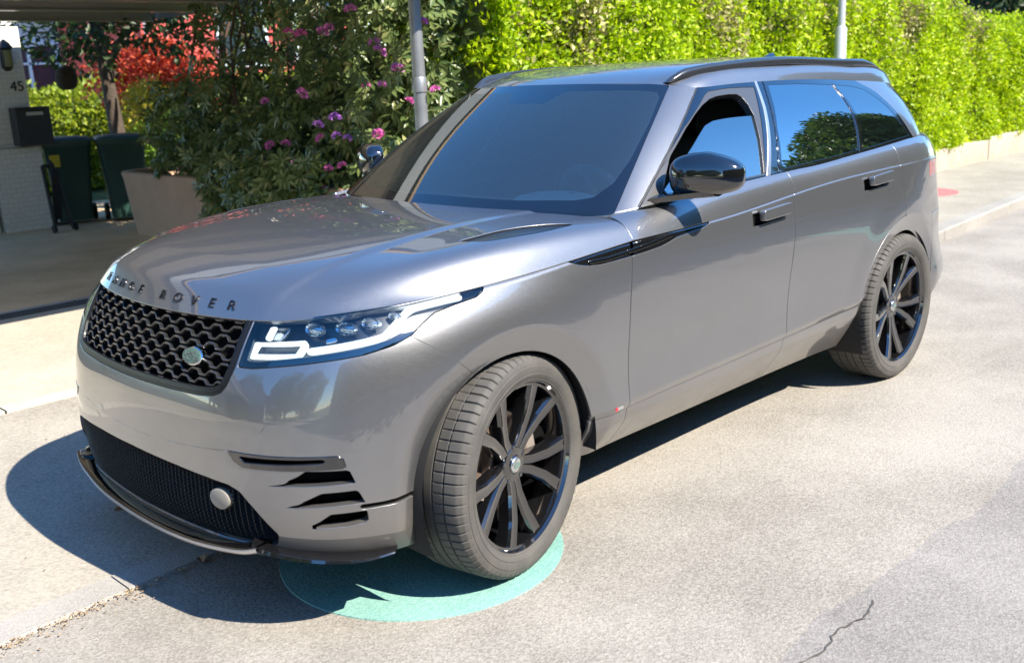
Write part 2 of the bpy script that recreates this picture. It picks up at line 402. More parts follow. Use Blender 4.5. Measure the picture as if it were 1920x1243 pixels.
def green_grid(n=1.0):
    C=green_ctrl()
    E,o=mirror0(C); E=np.concatenate([E,E[:,-4:-1][:,::-1]*[1,-1,1]],axis=1)
    kc=chord(E.transpose(1,0,2))
    def tc(k): return np.r_[lerpn(k[0],k[5],int(130*n),False),lerpn(k[5],k[9],int(170*n),False),lerpn(k[9],k[-1],int(50*n))]
    kr=chord(C); top,T,S1=patch(C[1:],tc,lambda k:lerpn(kr[1],kr[-1],int(60*n)),True,kc,kr[1:]); low_,T,S0=patch(C[:2],tc,lambda k:lerpn(kr[0],kr[1],3),True,kc,kr[:2])
    return np.concatenate([low_[:-1],top]),T,np.r_[S0[:-1],S1]
# ---------------- roof
def roof_grid(n=1.0):
    T=np.array(GT)
    # stations along the edge: header centre line curve then sides
    st=[(-1.205,1.610,-1.315,.595,1.592),(-1.30,1.638,-1.405,.655,1.580),(-1.50,1.672,-1.56,.675,1.580),(-1.88,1.692,-1.88,.683,1.584),(-2.42,1.696,-2.42,.680,1.574),(-2.92,1.676,-2.90,.660,1.550),(-3.33,1.645,-3.34,.610,1.520),(-3.62,1.590,-3.56,.53,1.495)]
    C=[]
    for i,(xc,zc,xe,ye,ze) in enumerate(st):
        if i==0: row=[(-1.205,0,1.610),(-1.218,.26,1.608),(-1.245,.42,1.605),(-1.272,.51,1.601),(-1.295,.56,1.597),(-1.315,.595,1.592)]
        else:
            row=[]
            for fy,fz in ((0,1),(.40,.985),(.70,.90),(.87,.74),(.96,.42),(1,0)):
                if i==1: fz=fz**1.3
                row.append((xc+(xe-xc)*fy**2.2,ye*fy,ze+(zc-ze)*fz))
        C.append(row)
    C=np.array(C)
    return patch(C,lambda k:lerpn(k[0],k[-1],int(50*n)),lambda k:lerpn(k[0],k[-1],int(110*n)))

# ================================================================== CAR
PAINT = pbr('grey metallic paint', (.232, .235, .245), rough=.37, metal=.85, coat=1.0, coatr=.012, coatior=1.85)
def _dust():
    t = PAINT.node_tree; N = t.nodes.new; L = t.links.new; p = [n for n in t.nodes if n.type == 'BSDF_PRINCIPLED'][0]; o = [n for n in t.nodes if n.type == 'OUTPUT_MATERIAL'][0]
    tc = N('ShaderNodeTexCoord'); sx = N('ShaderNodeSeparateXYZ'); L(tc.outputs['Object'], sx.inputs[0])
    n = N('ShaderNodeTexNoise'); n.inputs['Scale'].default_value = 14; n.inputs['Detail'].default_value = 8; n.inputs['Roughness'].default_value = .7; L(tc.outputs['Object'], n.inputs[0])
    mr = N('ShaderNodeMapRange'); mr.inputs[1].default_value = .50; mr.inputs[2].default_value = .24; mr.inputs[3].default_value = 0; mr.inputs[4].default_value = 1.1; L(sx.outputs[2], mr.inputs[0])
    nr = N('ShaderNodeMapRange'); nr.inputs[1].default_value = .3; nr.inputs[2].default_value = .7; nr.inputs[3].default_value = .25; nr.inputs[4].default_value = 1; L(n.outputs[0], nr.inputs[0])
    m = N('ShaderNodeMath'); m.operation = 'MULTIPLY'; L(mr.outputs[0], m.inputs[0]); L(nr.outputs[0], m.inputs[1])
    m2 = N('ShaderNodeMath'); m2.operation = 'MULTIPLY_ADD'; m2.inputs[1].default_value = .5; m2.inputs[2].default_value = .012; m2.use_clamp = True; L(m.outputs[0], m2.inputs[0])
    d = N('ShaderNodeBsdfDiffuse'); d.inputs[0].default_value = (.16, .14, .115, 1); mx = N('ShaderNodeMixShader'); L(m2.outputs[0], mx.inputs[0]); L(p.outputs[0], mx.inputs[1]); L(d.outputs[0], mx.inputs[2]); L(mx.outputs[0], o.inputs[0])
    fl = N('ShaderNodeTexVoronoi'); fl.inputs['Scale'].default_value = 900; L(tc.outputs['Object'], fl.inputs[0]); sc = N('ShaderNodeSeparateColor'); L(fl.outputs['Color'], sc.inputs[0])
    fr = N('ShaderNodeMapRange'); fr.inputs[3].default_value = .30; fr.inputs[4].default_value = .46; L(sc.outputs[0], fr.inputs[0]); L(fr.outputs[0], p.inputs['Roughness'])
_dust()
GBLACK = pbr('gloss black', (.006, .006, .007), rough=.12, coat=1.0, coatr=.015, coatior=1.8)
SBLACK = pbr('satin black', (.02, .02, .02), rough=.45)
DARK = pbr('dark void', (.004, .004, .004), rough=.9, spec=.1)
PLAST = pbr('dark plastic', (.014, .0135, .013), rough=.5)
CHROME = pbr('bright trim', (.75, .75, .76), rough=.14, metal=1)
SILV = pbr('satin silver', (.68, .68, .69), rough=.28, metal=.9)
GRBAR = pbr('grille bars', (.05, .05, .051), rough=.28, metal=.6, coat=.6)
RUBBER = pbr('tyre rubber', (.060, .058, .055), rough=.7, spec=.35, noise=(9, .25, 3, (.10, .095, .087)))
WSGLASS = glassmat('windscreen glass', (.94, .97, .95), ior=2.5, opaque=.034, dark=(.46, .56, .48))  # green-grey diffuse film is a painted haze that lifts the glass
SGLASS = glassmat('door glass', (.30, .36, .36), ior=4.5, opaque=.45, dark=(.02, .035, .035))
PGLASS = glassmat('privacy glass', (.04, .05, .055), ior=6.5, opaque=.9)
LENS = glassmat('lamp lens', (.93, .95, .96), ior=1.8)
DRLM = pbr('lit daytime lamp', (.9, .92, .92), rough=.3, emis=((.90, 1.0, .97), .5))
CREAM = pbr('number plate white', (.6, .6, .56), rough=.4)

car = empty('parked_car')
tag(car, 'grey metallic five door SUV with black wheels parked half on the pavement', 'car')

low, up = shell_grid(1.0)
GU, GL_ = flare(up[0]), flare(low[0])
UP = grid_pm(GU, up[1], up[2], True, True); LO = grid_pm(GL_, low[1], low[2], True, True)
ARC = ((.02, .39), (-2.86, .39)); RAR = .402
def arch_cut(m, r=RAR):
    for cx, cz in ARC: m = cut(m, np.hypot(m.V[:, 0] - cx, m.V[:, 2] - cz) - r)[1]
    return m
UP, LO = arch_cut(UP), arch_cut(LO)
GAP = .0032
def XZ(m): return m.V[:, [0, 2]]
def SZ(m): return np.c_[m.A[:, 0], m.V[:, 2]]
def split(m, fn, g=GAP):
    if not m.F: return m, m
    a = cut(m, fn(m) + g)[0]; b = cut(m, fn(m) - g)[1]; return a, b
def take(ms, fn, g=GAP):
    A, B = [], []
    for m in ms:
        a, b = split(m, fn, g); A.append(a); B.append(b)
    return A, B
def jn(ms): return join(*[m for m in ms if m.F])
shell = [UP, LO]
HLP = np.array([(.566, 1.1), (.566, .984), (.545, .858), (.60, .858), (.677, .866), (.818, .880), (.948, .892), (1.038, .908), (1.106, .930), (1.15, .956), (1.202, .979), (1.275, .990), (1.365, 1.000), (1.395, 1.012), (1.420, 1.035), (1.43, 1.1)])
GRP = np.array([(-1, 1.1), (.562, 1.1), (.560, .982), (.536, .854), (.514, .802), (.495, .779), (.463, .767), (.401, .761), (.237, .757), (0, .756), (-1, .756)])
INP = np.array([(-1, .520), (0, .520), (.276, .515), (.429, .510), (.515, .503), (.556, .488), (.600, .440), (.668, .355), (.655, .318), (.60, .306), (.508, .302), (.265, .300), (0, .300), (-1, .300)])
SL1F = np.array([(.520, .612), (.852, .606), (.866, .596), (.874, .566), (.575, .566), (.545, .58)])
SL1 = np.array([(.562, .602), (.812, .600), (.826, .584), (.58, .581)])
SL2 = np.array([(.640, .516), (.700, .530), (.739, .548), (.762, .564), (.880, .559), (.896, .514)])
SL3 = np.array([(.690, .446), (.740, .464), (.800, .493), (.899, .493), (.917, .448)])
SL4 = np.array([(.739, .378), (.785, .400), (.820, .424), (.920, .424), (.922, .384), (.86, .376)])
hl, shell = take(shell, lambda m: sdpoly(SZ(m), HLP), .0022)
gr, shell = take(shell, lambda m: sdpoly(SZ(m), GRP), .0015)
itk, shell = take(shell, lambda m: sdpoly(SZ(m), INP), .001)
s1, shell = take(shell, lambda m: sdpoly(SZ(m), SL1F), .0015)
sl = []
for pl in (SL2, SL3, SL4):
    a, shell = take(shell, lambda m: sdpoly(SZ(m), pl), .0004); sl.append(jn(a))
def chinf(m):
    s_, z_ = m.A[:, 0], m.V[:, 2]
    e = np.interp(s_, [0, .60, .66, .79, .99, 1.06, 1.3], [.296, .300, .352, .338, .326, .32, .30])
    return np.maximum(z_ - e, s_ - 1.25)
chin, shell = take(shell, chinf, .001)
_, shell = take(shell, lambda m: sdline(SZ(m), [(0, .578), (.085, .579), (.30, .590), (.515, .611)], .0016), 0)
_, shell = take(shell, lambda m: sdline(SZ(m), [(.906, .436), (1.2, .436)], .010), 0)   # air duct slit towards the wheel
_, shell = take(shell, lambda m: np.abs(sdpoly(SZ(m), [(.735, .757), (.803, .762), (.812, .797), (.745, .792)], .004)) - .0017, 0)
BMP = [(.56, 1.3), (.40, .925), (.30, .850), (.215, .785), (.05, .66), (.05, 0), (2, 0), (2, 1.3)]
bump, shell = take(shell, lambda m: sdpoly(XZ(m), BMP), .0018)
FD = [(-.611, 1.3), (-.607, 1.12), (-.590, 1.0), (-.572, .867), (-.568, .6), (-.566, .3), (-.566, 0), (-1.690, 0), (-1.695, .458), (-1.712, .75), (-1.738, .95), (-1.747, 1.135), (-1.722, 1.3)]
fd, shell = take(shell, lambda m: sdpoly(XZ(m), FD))
RD = [(-1.690, 0), (-1.695, .458), (-1.712, .75), (-1.738, .95), (-1.747, 1.135), (-1.722, 1.3), (-2.762, 1.3), (-2.790, 1.1), (-2.812, .93), (-2.815, .88)]
aa = np.radians(np.arange(92, 172, 4)); RD += [(-2.86 - .490 * math.cos(a) * -1 * -1 if False else -2.86 + .490 * math.cos(math.pi - a) * 1, .39 + .490 * math.sin(a)) for a in aa] + [(-2.41, .0)]
RD = np.array(RD)
rd, shell = take(shell, lambda m: sdpoly(XZ(m), RD))
fen, rear = take(shell, lambda m: -1.4 - m.V[:, 0], 0)
def rbf(m): return np.maximum(m.V[:, 2] - .83, m.V[:, 0] + 3.28)
rbump, quart = take(rear, rbf)
TLP = [(3.95 + .0, .0)]
def tlf(m): return np.maximum(np.maximum(m.V[:, 0] + 3.20, 1.035 - m.V[:, 2]), m.V[:, 2] - 1.112)
tl, quart = take(quart, tlf, .002)
BLP = np.array([(-.250, 1.3), (-.258, 1.049), (-.313, 1.029), (-.361, 1.019), (-.424, 1.014), (-.50, 1.015), (-.59, 1.017), (-.70, 1.022), (-.764, 1.026), (-.819, 1.035), (-.867, 1.045), (-.938, 1.050), (-1.04, 1.056), (-1.085, 1.066), (-1.10, 1.080), (-1.11, 1.3)])
blf, fen = take(fen, lambda m: sdpoly(XZ(m), BLP), .001)
bld, fd = take(fd, lambda m: sdpoly(XZ(m), BLP), .001)
PK1 = [(-1.404, 1.012), (-1.404, 1.060), (-1.632, 1.070), (-1.632, 1.022)]; PK2 = [(-2.376, 1.052), (-2.376, 1.100), (-2.604, 1.106), (-2.604, 1.058)]
pk1, fd = take(fd, lambda m: sdpoly(XZ(m), PK1, .004), 0)
pk2, rd = take(rd, lambda m: sdpoly(XZ(m), PK2, .004), 0)
# shoulder strip
sg, sT, sS = strip_grid(1.0)
ST = grid_pm(sg, sT, sS, False, True)
sfd, srest = split(ST, lambda m: sdpoly(XZ(m), [(-.605, 2), (-.605, 0), (-1.747, 0), (-1.747, 1.135), (-1.722, 1.3), (-1.72, 2)]))
srd, sq = split(srest, lambda m: sdpoly(XZ(m), [(-1.747, 0), (-1.747, 1.135), (-1.722, 1.3), (-1.72, 2), (-2.762, 2), (-2.762, 1.3), (-2.79, 1.1), (-2.79, 0)]))
sq = cut(sq, sq.V[:, 0] + 2.6)[0]
def P_(ms, depth=.014, r=.0022): return panel(jn(ms) if isinstance(ms, (list, tuple)) else ms, depth, r)
# hood -------------------------------------------------------------
hg, hT, hS = hood_grid(1.5)
yc = np.interp(hg[:, :, 0], [-.6, -.3, .2, .55, .7, .8], [.52, .535, .565, .575, .56, .54])
st_ = np.clip((yc - hg[:, :, 1]) / .035 + .5, 0, 1); fade = np.clip((.70 - hg[:, :, 0]) / .15, 0, 1)
hg = hg.copy(); hg[:, :, 2] += .006 * st_ * st_ * (3 - 2 * st_) * fade
HD = grid_pm(hg, hT, hS, True, False, (-.2, 0, .3))
HVP = sm([(.030, .722), (-.072, .718), (-.20, .725), (-.33, .765), (-.412, .835), (-.31, .848), (-.20, .842), (-.06, .815), (.0, .785)], 5)
hv, HD = split(HD, lambda m: sdpoly(m.V[:, :2], HVP), .001)
pm_obj('hood', panel(HD, .02, .003), PAINT, car, both=True)
for s in (1, -1):
    pm_obj('hood_vent', offset(panel(hv, .012, .001), -.006), pbr('vent mesh', (.012, .013, .015), rough=.38, coat=.3), car, side=s)
# bumper, fenders, doors, quarters -----------------------------------
pm_obj('front_bumper', P_(bump, .03), PAINT, car, both=True)
pm_obj('rear_bumper', P_(rbump), PAINT, car, both=True)
pm_obj('lower_front_apron', P_(chin, .03), pbr('apron grey', (.075, .073, .07), rough=.42, coat=.3), car, both=True)
rock_m = LO
rock, _x = split(rock_m, lambda m: sdpoly(XZ(m), [(-.566, 0), (-.566, 2), (-2.46, 2), (-2.46, 0)]))
# doors are the upper patch only, the rocker panels the lower one
def only(ms, k): return [ms[k]]
for s in (1, -1):
    pm_obj('front_fender', P_(fen), PAINT, car, side=s)
    d1 = pm_obj('front_door', join(P_(only(fd, 0)), P_(sfd)), PAINT, car, side=s)
    d2 = pm_obj('rear_door', join(P_(only(rd, 0)), P_(srd)), PAINT, car, side=s)
    pm_obj('rocker_panel', P_([fd[1], rd[1]], .03), PAINT, car, side=s)
    pm_obj('rear_quarter_panel', P_(quart), PAINT, car, side=s); pm_obj('rear_shoulder_panel', P_(sq), PAINT, car, side=s)
    pm_obj('tail_light', P_(tl), pbr('tail lens', (.25, .01, .012), rough=.1, coat=1), car, side=s)
    v1 = offset(P_(blf, .01, .001), -.004); v2 = offset(P_(bld, .01, .001), -.004)
    pm_obj('fender_blade', v1, GBLACK, car, side=s); pm_obj('door_blade', v2, GBLACK, car, side=s)
    # a raised fin running through the blade
    for pts, ms in (([(-.37, 1.030), (-.46, 1.028), (-.561, 1.034)], UP), ([(-.578, 1.036), (-.72, 1.046), (-.84, 1.060)], UP)):
        f_ = cut(ms, sdline(XZ(ms), pts, .0055))[0]
        pm_obj('blade_fin', offset(panel(offset(f_, .004), .008, .002), .0), SBLACK if False else GBLACK, car, side=s)
    for pk, dr in ((pk1, d1), (pk2, d2)):
        p0 = jn(pk); pm_obj('handle_pocket', offset(p0, -.016), DARK, dr, side=s)
        cx = p0.V[:, 0].mean(); x0_, z0_ = (-1.455, 1.050) if cx > -2 else (-2.425, 1.090); q = cut(UP, sdpoly(XZ(UP), [(x0_, z0_ - .012), (x0_, z0_ + .012), (x0_ - .205, z0_ + .021), (x0_ - .195, z0_ - .006)], .006))[0]
        pm_obj('door_handle', panel(offset(q, .034), .022, .005), PAINT, dr, side=s)
duct_ = cut(LO, sdline(SZ(LO), [(.900, .436), (1.2, .436)], .014))[0]
for s in (1, -1): pm_obj('bumper_slit', offset(duct_, -.010), DARK, car, side=s)
# deep black behind slots, grille and vents --------------------------
for k, m in enumerate(sl):
    pass
slots = join(*sl)

def wall(m, depth):   # a tunnel wall going inwards from the outline only
    p = panel(m, depth, .0001); k = len(m.F); return PM(p.V, p.N, p.A, [f[::-1] for f in p.F[k:]])

for s in (1, -1):
    for m in sl: pm_obj('bumper_vent', join(offset(m, -.05), wall(m, .05)), DARK, car, side=s)
# glossy blades at the foot of each slot
for pl in (SL2, SL3, SL4):
    lo_ = pl[[0]]; x0, x1, z0 = pl[0][0], pl[-1][0] - .002, min(pl[0][1], pl[-1][1])
    b_ = cut(LO if True else UP, sdpoly(SZ(LO), [(x0 + .005, z0 - .003), (x1, z0 - .006), (x1 - .004, z0 + .003), (x0 + .03, z0 + .001)]))[0]
    b2_ = cut(UP, sdpoly(SZ(UP), [(x0 + .005, z0 - .003), (x1, z0 - .006), (x1 - .004, z0 + .003), (x0 + .03, z0 + .001)]))[0]
    b_ = join(*[q for q in (b_, b2_) if q.F]) if (b_.F or b2_.F) else b_
    for s in (1, -1):
        if b_.F: pm_obj('bumper_vent_blade', panel(offset(b_, .003), .012, .0025), GBLACK, car, side=s)
f1, hole1 = split(jn(s1), lambda m: -sdpoly(SZ(m), SL1), .0002)
for s in (1, -1):
    bf_ = pm_obj('bumper_vent_frame', panel(offset(f1, .003), .03, .003), GBLACK, car, side=s)
    pm_obj('bumper_vent_backing', offset(hole1, -.02), DARK, bf_, side=s)
# grille ---------------------------------------------------------------
grm = jn(gr)
fr, opn = split(grm, lambda m: -sdpoly(SZ(m), GRP, -.024), 0)
fr2, _o = split(fr, lambda m: sdpoly(SZ(m), GRP, -.011), .0008)
grille = pm_obj('grille', panel(offset(opn, -.055), .002, .001), DARK, car, both=True)
pm_obj('grille_frame', join(panel(offset(fr2, .001), .06, .003), panel(offset(_o, -.002), .05, .003)), pbr('frame black', (.008, .008, .009), rough=.33, spec=.35), grille, both=True)
front = np.concatenate([UP.V[UP.A[:, 0] < .8], jn(gr).V, jn(itk).V, jn(hl).V]); frontN = np.concatenate([UP.N[UP.A[:, 0] < .8], jn(gr).N, jn(itk).N, jn(hl).N])
def onfront(y, z):
    y = abs(y); i = ((front[:, 1] - y) ** 2 + (front[:, 2] - z) ** 2).argmin(); p, n = front[i], frontN[i]
    return p[0] - (n[1] * (y - p[1]) + n[2] * (z - p[2])) / max(n[0], .2), n
mb = MB(); per = .086; dz = .0262; amp = .0068
gpoly = GRP.copy()
def s_of(y, z):
    y = abs(y); i = ((front[:, 1] - y) ** 2 + (front[:, 2] - z) ** 2).argmin(); return i
fs = np.concatenate([UP.A[UP.A[:, 0] < .8][:, 0], jn(gr).A[:, 0], jn(itk).A[:, 0], jn(hl).A[:, 0]])
for j in range(9):
    z0 = .775 + j * dz; ph = .5 if j % 2 else 0
    pts = []
    for y in np.arange(-.62, .6201, .0055):
        u = (y / per + ph + 100) % 1
        t = np.interp(u, [0, .19, .31, .69, .81, 1], [1, 1, -1, -1, 1, 1]) if False else np.interp(u, [0, .17, .33, .67, .83, 1.0], [1, 1, -1, -1, 1, 1])
        z = z0 + amp * t; i = s_of(y, z); sv = fs[i]
        if sdpoly(np.array([[sv, z]]), gpoly, -.020)[0] < 0:
            x, n = onfront(y, z); pts.append((x, y, z, n[0], n[1] * (1 if y > 0 else -1), n[2]))
        else:
            if len(pts) > 3:
                runs = pts; pts = []
                vs, ff = [], []
                for q, (x, y_, z_, nx, ny, nz) in enumerate(runs):
                    p = Vector((x, y_, z_)); n = Vector((nx, ny, nz)); h = .0044
                    for d, e in ((-.026, -h), (-.013, -h * 1.25), (-.009, -h * .5), (-.009, h * .5), (-.013, h * 1.25), (-.026, h)): v = p + n * d; vs.append((v.x, v.y, v.z + e))
                    if q:
                        b = q * 6
                        for c in range(5): ff.append((b - 6 + c, b - 6 + c + 1, b + c + 1, b + c))
                mb.add(vs, ff)
            pts = []
    if len(pts) > 3:
        vs, ff = [], []
        for q, (x, y_, z_, nx, ny, nz) in enumerate(pts):
            p = Vector((x, y_, z_)); n = Vector((nx, ny, nz)); h = .0044
            for d, e in ((-.026, -h), (-.013, -h * 1.25), (-.009, -h * .5), (-.009, h * .5), (-.013, h * 1.25), (-.026, h)): v = p + n * d; vs.append((v.x, v.y, v.z + e))
            if q:
                b = q * 6
                for c in range(5): ff.append((b - 6 + c, b - 6 + c + 1, b + c + 1, b + c))
        mb.add(vs, ff)
mb.build('grille_mesh', GRBAR, grille, smooth=35)
def frame_at(y, z, out=.0):
    x, n = onfront(y, z); n = Vector((n[0], n[1] * (1 if y >= 0 else -1), n[2])).normalized()
    xa = Vector((0, 0, 1)).cross(n).normalized(); ya = n.cross(xa); p = Vector((x, y, z)) + n * out
    M = Matrix((xa, ya, n)).transposed().to_4x4(); M.translation = p; return M
em = frame_at(.333, .868, -.004)
def oval(a, b, h0, h1, n=40, M=em, lip=.003):
    v = [Vector((a * math.cos(t), b * math.sin(t), h0)) for t in np.linspace(0, 2 * math.pi, n, endpoint=False)]
    v2 = [Vector((a * math.cos(t), b * math.sin(t), h1 - lip)) for t in np.linspace(0, 2 * math.pi, n, endpoint=False)]
    v3 = [Vector(((a - lip) * math.cos(t), (b - lip) * math.sin(t), h1)) for t in np.linspace(0, 2 * math.pi, n, endpoint=False)]
    m_ = MB(); m_.add([M @ q for q in v + v2 + v3], [(i, (i + 1) % n, n + (i + 1) % n, n + i) for i in range(n)] + [(n + i, n + (i + 1) % n, 2 * n + (i + 1) % n, 2 * n + i) for i in range(n)] + [tuple(range(2 * n, 3 * n))]); return m_
oval(.050, .029, -.012, .006).build('emblem_rim', CHROME, grille, smooth=40)
oval(.044, .0235, .004, .0075, lip=.001).build('emblem', pbr('emblem green', (.09, .17, .135), rough=.25, coat=1), grille, smooth=40)
text_obj('emblem_lettering', 'LAND', .022, em @ Matrix.Translation((-.008, .006, .008)), CHROME, grille, .0006)
text_obj('emblem_lettering', 'ROVER', .022, em @ Matrix.Translation((.006, -.010, .008)), CHROME, grille, .0006)
# lettering on the hood nose
hP = HD.V; hN = HD.N
LETM = pbr('hood letters', (.05, .05, .052), rough=.25, metal=.8)
for sgn_, word in ((-1, 'RANGE'), (1, 'ROVER')):
    for i, ch in enumerate(word):
        y = (.078 + .0865 * i) if sgn_ > 0 else -(.078 + .0865 * (4 - i))
        zt = 1.018; i_ = ((hP[:, 1] - abs(y)) ** 2 + (hP[:, 2] - zt) ** 2 * 3 + np.where(hP[:, 0] < .5, 9, 0)).argmin(); p = hP[i_].copy(); n = Vector(hN[i_]); p[1] = y
        if y < 0: n.y = -n.y
        xa = Vector((0, 0, 1)).cross(n).normalized(); ya = n.cross(xa)
        M = Matrix((xa, ya, n)).transposed().to_4x4(); M.translation = Vector(p) + n * .002
        text_obj('hood_letter', ch, .046, M, LETM, car, .0022, sx=1.25)
# lower intake -----------------------------------------------------------
itm = jn(itk)
pm_obj('lower_intake', offset(itm, -.05), DARK, car, both=True)
pm_obj('intake_surround', wall(itm, .05), SBLACK, car, both=True)
mb = MB()
for i in range(17):
    z = .310 + i * .0125; pts = []
    for y in np.arange(-.66, .661, .02):
        x, n = onfront(y, z); i_ = s_of(y, z)
        if sdpoly(np.array([[fs[i_], z]]), INP, -.003)[0] < 0: pts.append((x, y, z))
    for a, b in zip(pts[:-1], pts[1:]):
        mb.add([(a[0] - .026, a[1], a[2] + .003), (b[0] - .026, b[1], b[2] + .003), (b[0] - .012, b[1], b[2] - .003), (a[0] - .012, a[1], a[2] - .003), (a[0] - .03, a[1], a[2] - .003), (b[0] - .03, b[1], b[2] - .003)], [(0, 1, 2, 3), (3, 2, 5, 4)])
for y in np.arange(-.62, .621, .022):
    pts = []
    for z in np.arange(.305, .52, .02):
        if sdpoly(np.array([[fs[s_of(y, z)], z]]), INP, -.004)[0] < 0: x, n = onfront(y, z); pts.append((x - .017, y, z))
    if len(pts) > 1: mb.tube(pts, .0022, 4)
mb.build('intake_mesh', PLAST, car)
M = frame_at(.485, .448, .0); mb = MB(); mb.lathe([(0, .004), (.026, .004), (.033, .0), (.033, -.03)], 32, M @ Matrix.Diagonal((1.25, 1, 1, 1))); mb.build('radar_cover', pbr('radar disc', (.23, .215, .19), rough=.35), car, smooth=40)
# front lip --------------------------------------------------------------
mb = MB(); mb2 = MB(); path = sm([(.838, -.640, .322), (.862, -.54, .296), (.893, -.30, .272), (.902, 0, .264), (.893, .30, .272), (.862, .54, .296), (.838, .640, .322)], 8, False)
vs, ff = [], []; vs2, ff2 = [], []
for q, p in enumerate(path):
    for dx, dz_ in ((-.13, .004), (-.05, .010), (-.012, .009), (.002, .007), (.006, .003)): vs2.append((p[0] + dx, p[1] * (1 + dx * .0), p[2] + dz_))
    for dx, dz_ in ((.004, .004), (.009, -.001), (.006, -.011), (-.01, -.019), (-.14, -.022)): vs.append((p[0] + dx, p[1], p[2] + dz_))
    if q:
        for V_, F_ in ((vs, ff), (vs2, ff2)):
            b = q * 5
            for c in range(4): F_.append((b - 5 + c, b + c, b + c + 1, b - 5 + c + 1))
mb.add(vs, ff); mb2.add(vs2, ff2)
mb.build('skid_plate', SILV, car, smooth=50); mb2.build('front_splitter', GBLACK, car, smooth=50)
for s in (1, -1):
    mb = MB(); pth = sm([(.842, .612, .318), (.80, .70, .298), (.72, .80, .282), (.62, .868, .27), (.52, .895, .268)], 6, False); vs, ff = [], []
    wd = np.linspace(.055, .012, len(pth))
    for q, p in enumerate(pth):
        h = np.interp(q, [0, 3, len(pth) - 1], [.030, .024, .008])
        for dd, dz_ in ((-.06, h * .5), (-.012, h * .5), (0, h * .3), (.004, -h * .2), (-.004, -h * .5), (-.08, -h * .5)):
            nn = Vector((.75, .66, 0)); vs.append((p[0] + dd * nn.x, (p[1] + dd * nn.y) * s, p[2] + dz_))
        if q:
            b = q * 6
            for c in range(5): ff.append((b - 6 + c, b + c, b + c + 1, b - 6 + c + 1))
    ff.append((0, 1, 2, 3, 4, 5)); mb.add(vs, ff); mb.build('splitter_end', GBLACK, car, smooth=40, bevel=0)
# headlights ---------------------------------------------------------------
hlm = jn(hl)
def hlpart(poly, r=0.0, off=-.018, depth=.008, rr=.003):
    a = cut(hlm, sdpoly(SZ(hlm), poly, r))[0]; return panel(offset(a, off), depth, rr)
DB = [(.577, .931), (.767, .943), (.773, .931), (.756, .903), (.745, .898), (.575, .889), (.562, .896)]; DH = [(.597, .9265), (.756, .9345), (.738, .906), (.585, .8995)]
DBm = cut(hlm, np.maximum(sdpoly(SZ(hlm), DB), -sdpoly(SZ(hlm), DH, .001)))[0]
DLg = sm([(.783, .915), (.90, .926), (1.010, .938), (1.035, .948), (1.075, .973), (1.135, 1.004), (1.20, 1.011), (1.318, 1.016)], 4, False)
for s in (1, -1):
    hb = pm_obj('headlight', panel(offset(hlm, -.0005), .004, .0015), LENS, car, side=s)
    pm_obj('lamp_housing', join(offset(hlm, -.045), wall(offset(hlm, -.002), .045)), pbr('lamp interior', (.018, .022, .03), rough=.3, coat=.5), hb, side=s)
    inner = cut(hlm, sdpoly(SZ(hlm), HLP, -.020))[1]
    inner = cut(inner, inner.V[:, 2] - .94)[0]
    pm_obj('lamp_bezel', panel(offset(inner, -.006), .02, .002), GBLACK, hb, side=s)
    pm_obj('daytime_light', panel(offset(DBm, -.016), .008, .003), DRLM, hb, side=s)
    d_ = cut(hlm, sdline(SZ(hlm), DLg, .0062))[0]
    pm_obj('daytime_light', panel(offset(d_, -.016), .008, .004), DRLM, hb, side=s)
    pm_obj('daytime_light', hlpart([(.626, .974), (.646, .976), (.634, .945), (.616, .944)], off=-.016), DRLM, hb, side=s)
    pm_obj('lamp_reflector', hlpart([(.652, .974), (.70, .976), (.672, .946), (.642, .946)], off=-.02), CHROME, hb, side=s)
    for (s0, z0, rr) in ((.775, .966, .022), (.885, .968, .022), (.975, .975, .019), (1.055, .988, .013)):
        i = ((hlm.A[:, 0] - s0) ** 2 + (hlm.V[:, 2] - z0) ** 2).argmin(); p = Vector(hlm.V[i]); n = Vector(hlm.N[i]); n = (n * .6 + Vector((.8, 0, 0))).normalized(); p -= n * .026
        if s < 0: p.y, n.y = -p.y, -n.y
        M = n.to_track_quat('Z', 'Y').to_matrix().to_4x4(); M.translation = p
        m2 = MB(); m2.lathe([(0, rr * .55), (rr * .5, rr * .45), (rr * .8, rr * .2), (rr * .95, 0), (rr * 1.15, .004), (rr * 1.2, -.012)], 24, M @ Matrix.Diagonal((1.35, .8, 1, 1)))
        m2.build('projector_lens', pbr('projector', (.5, .56, .62), rough=.06, metal=.75, coat=1), hb, smooth=50)
    for a_, b_ in (((.80, .93), (.865, .935)),):
        pm_obj('lamp_reflector', hlpart([(.835, .938), (.872, .943), (.870, .951), (.838, .947)], off=-.02), CHROME, hb, side=s)
# inner body so that gaps read dark ----------------------------------------
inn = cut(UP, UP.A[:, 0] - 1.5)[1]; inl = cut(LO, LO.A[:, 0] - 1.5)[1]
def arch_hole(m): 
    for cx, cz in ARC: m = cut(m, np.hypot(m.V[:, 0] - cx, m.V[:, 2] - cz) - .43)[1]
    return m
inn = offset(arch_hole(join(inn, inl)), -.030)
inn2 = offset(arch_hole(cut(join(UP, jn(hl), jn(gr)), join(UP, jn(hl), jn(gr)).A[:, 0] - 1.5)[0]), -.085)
pm_obj('inner_body', join(inn, inn2, offset(ST, -.025)), DARK, car, both=True)
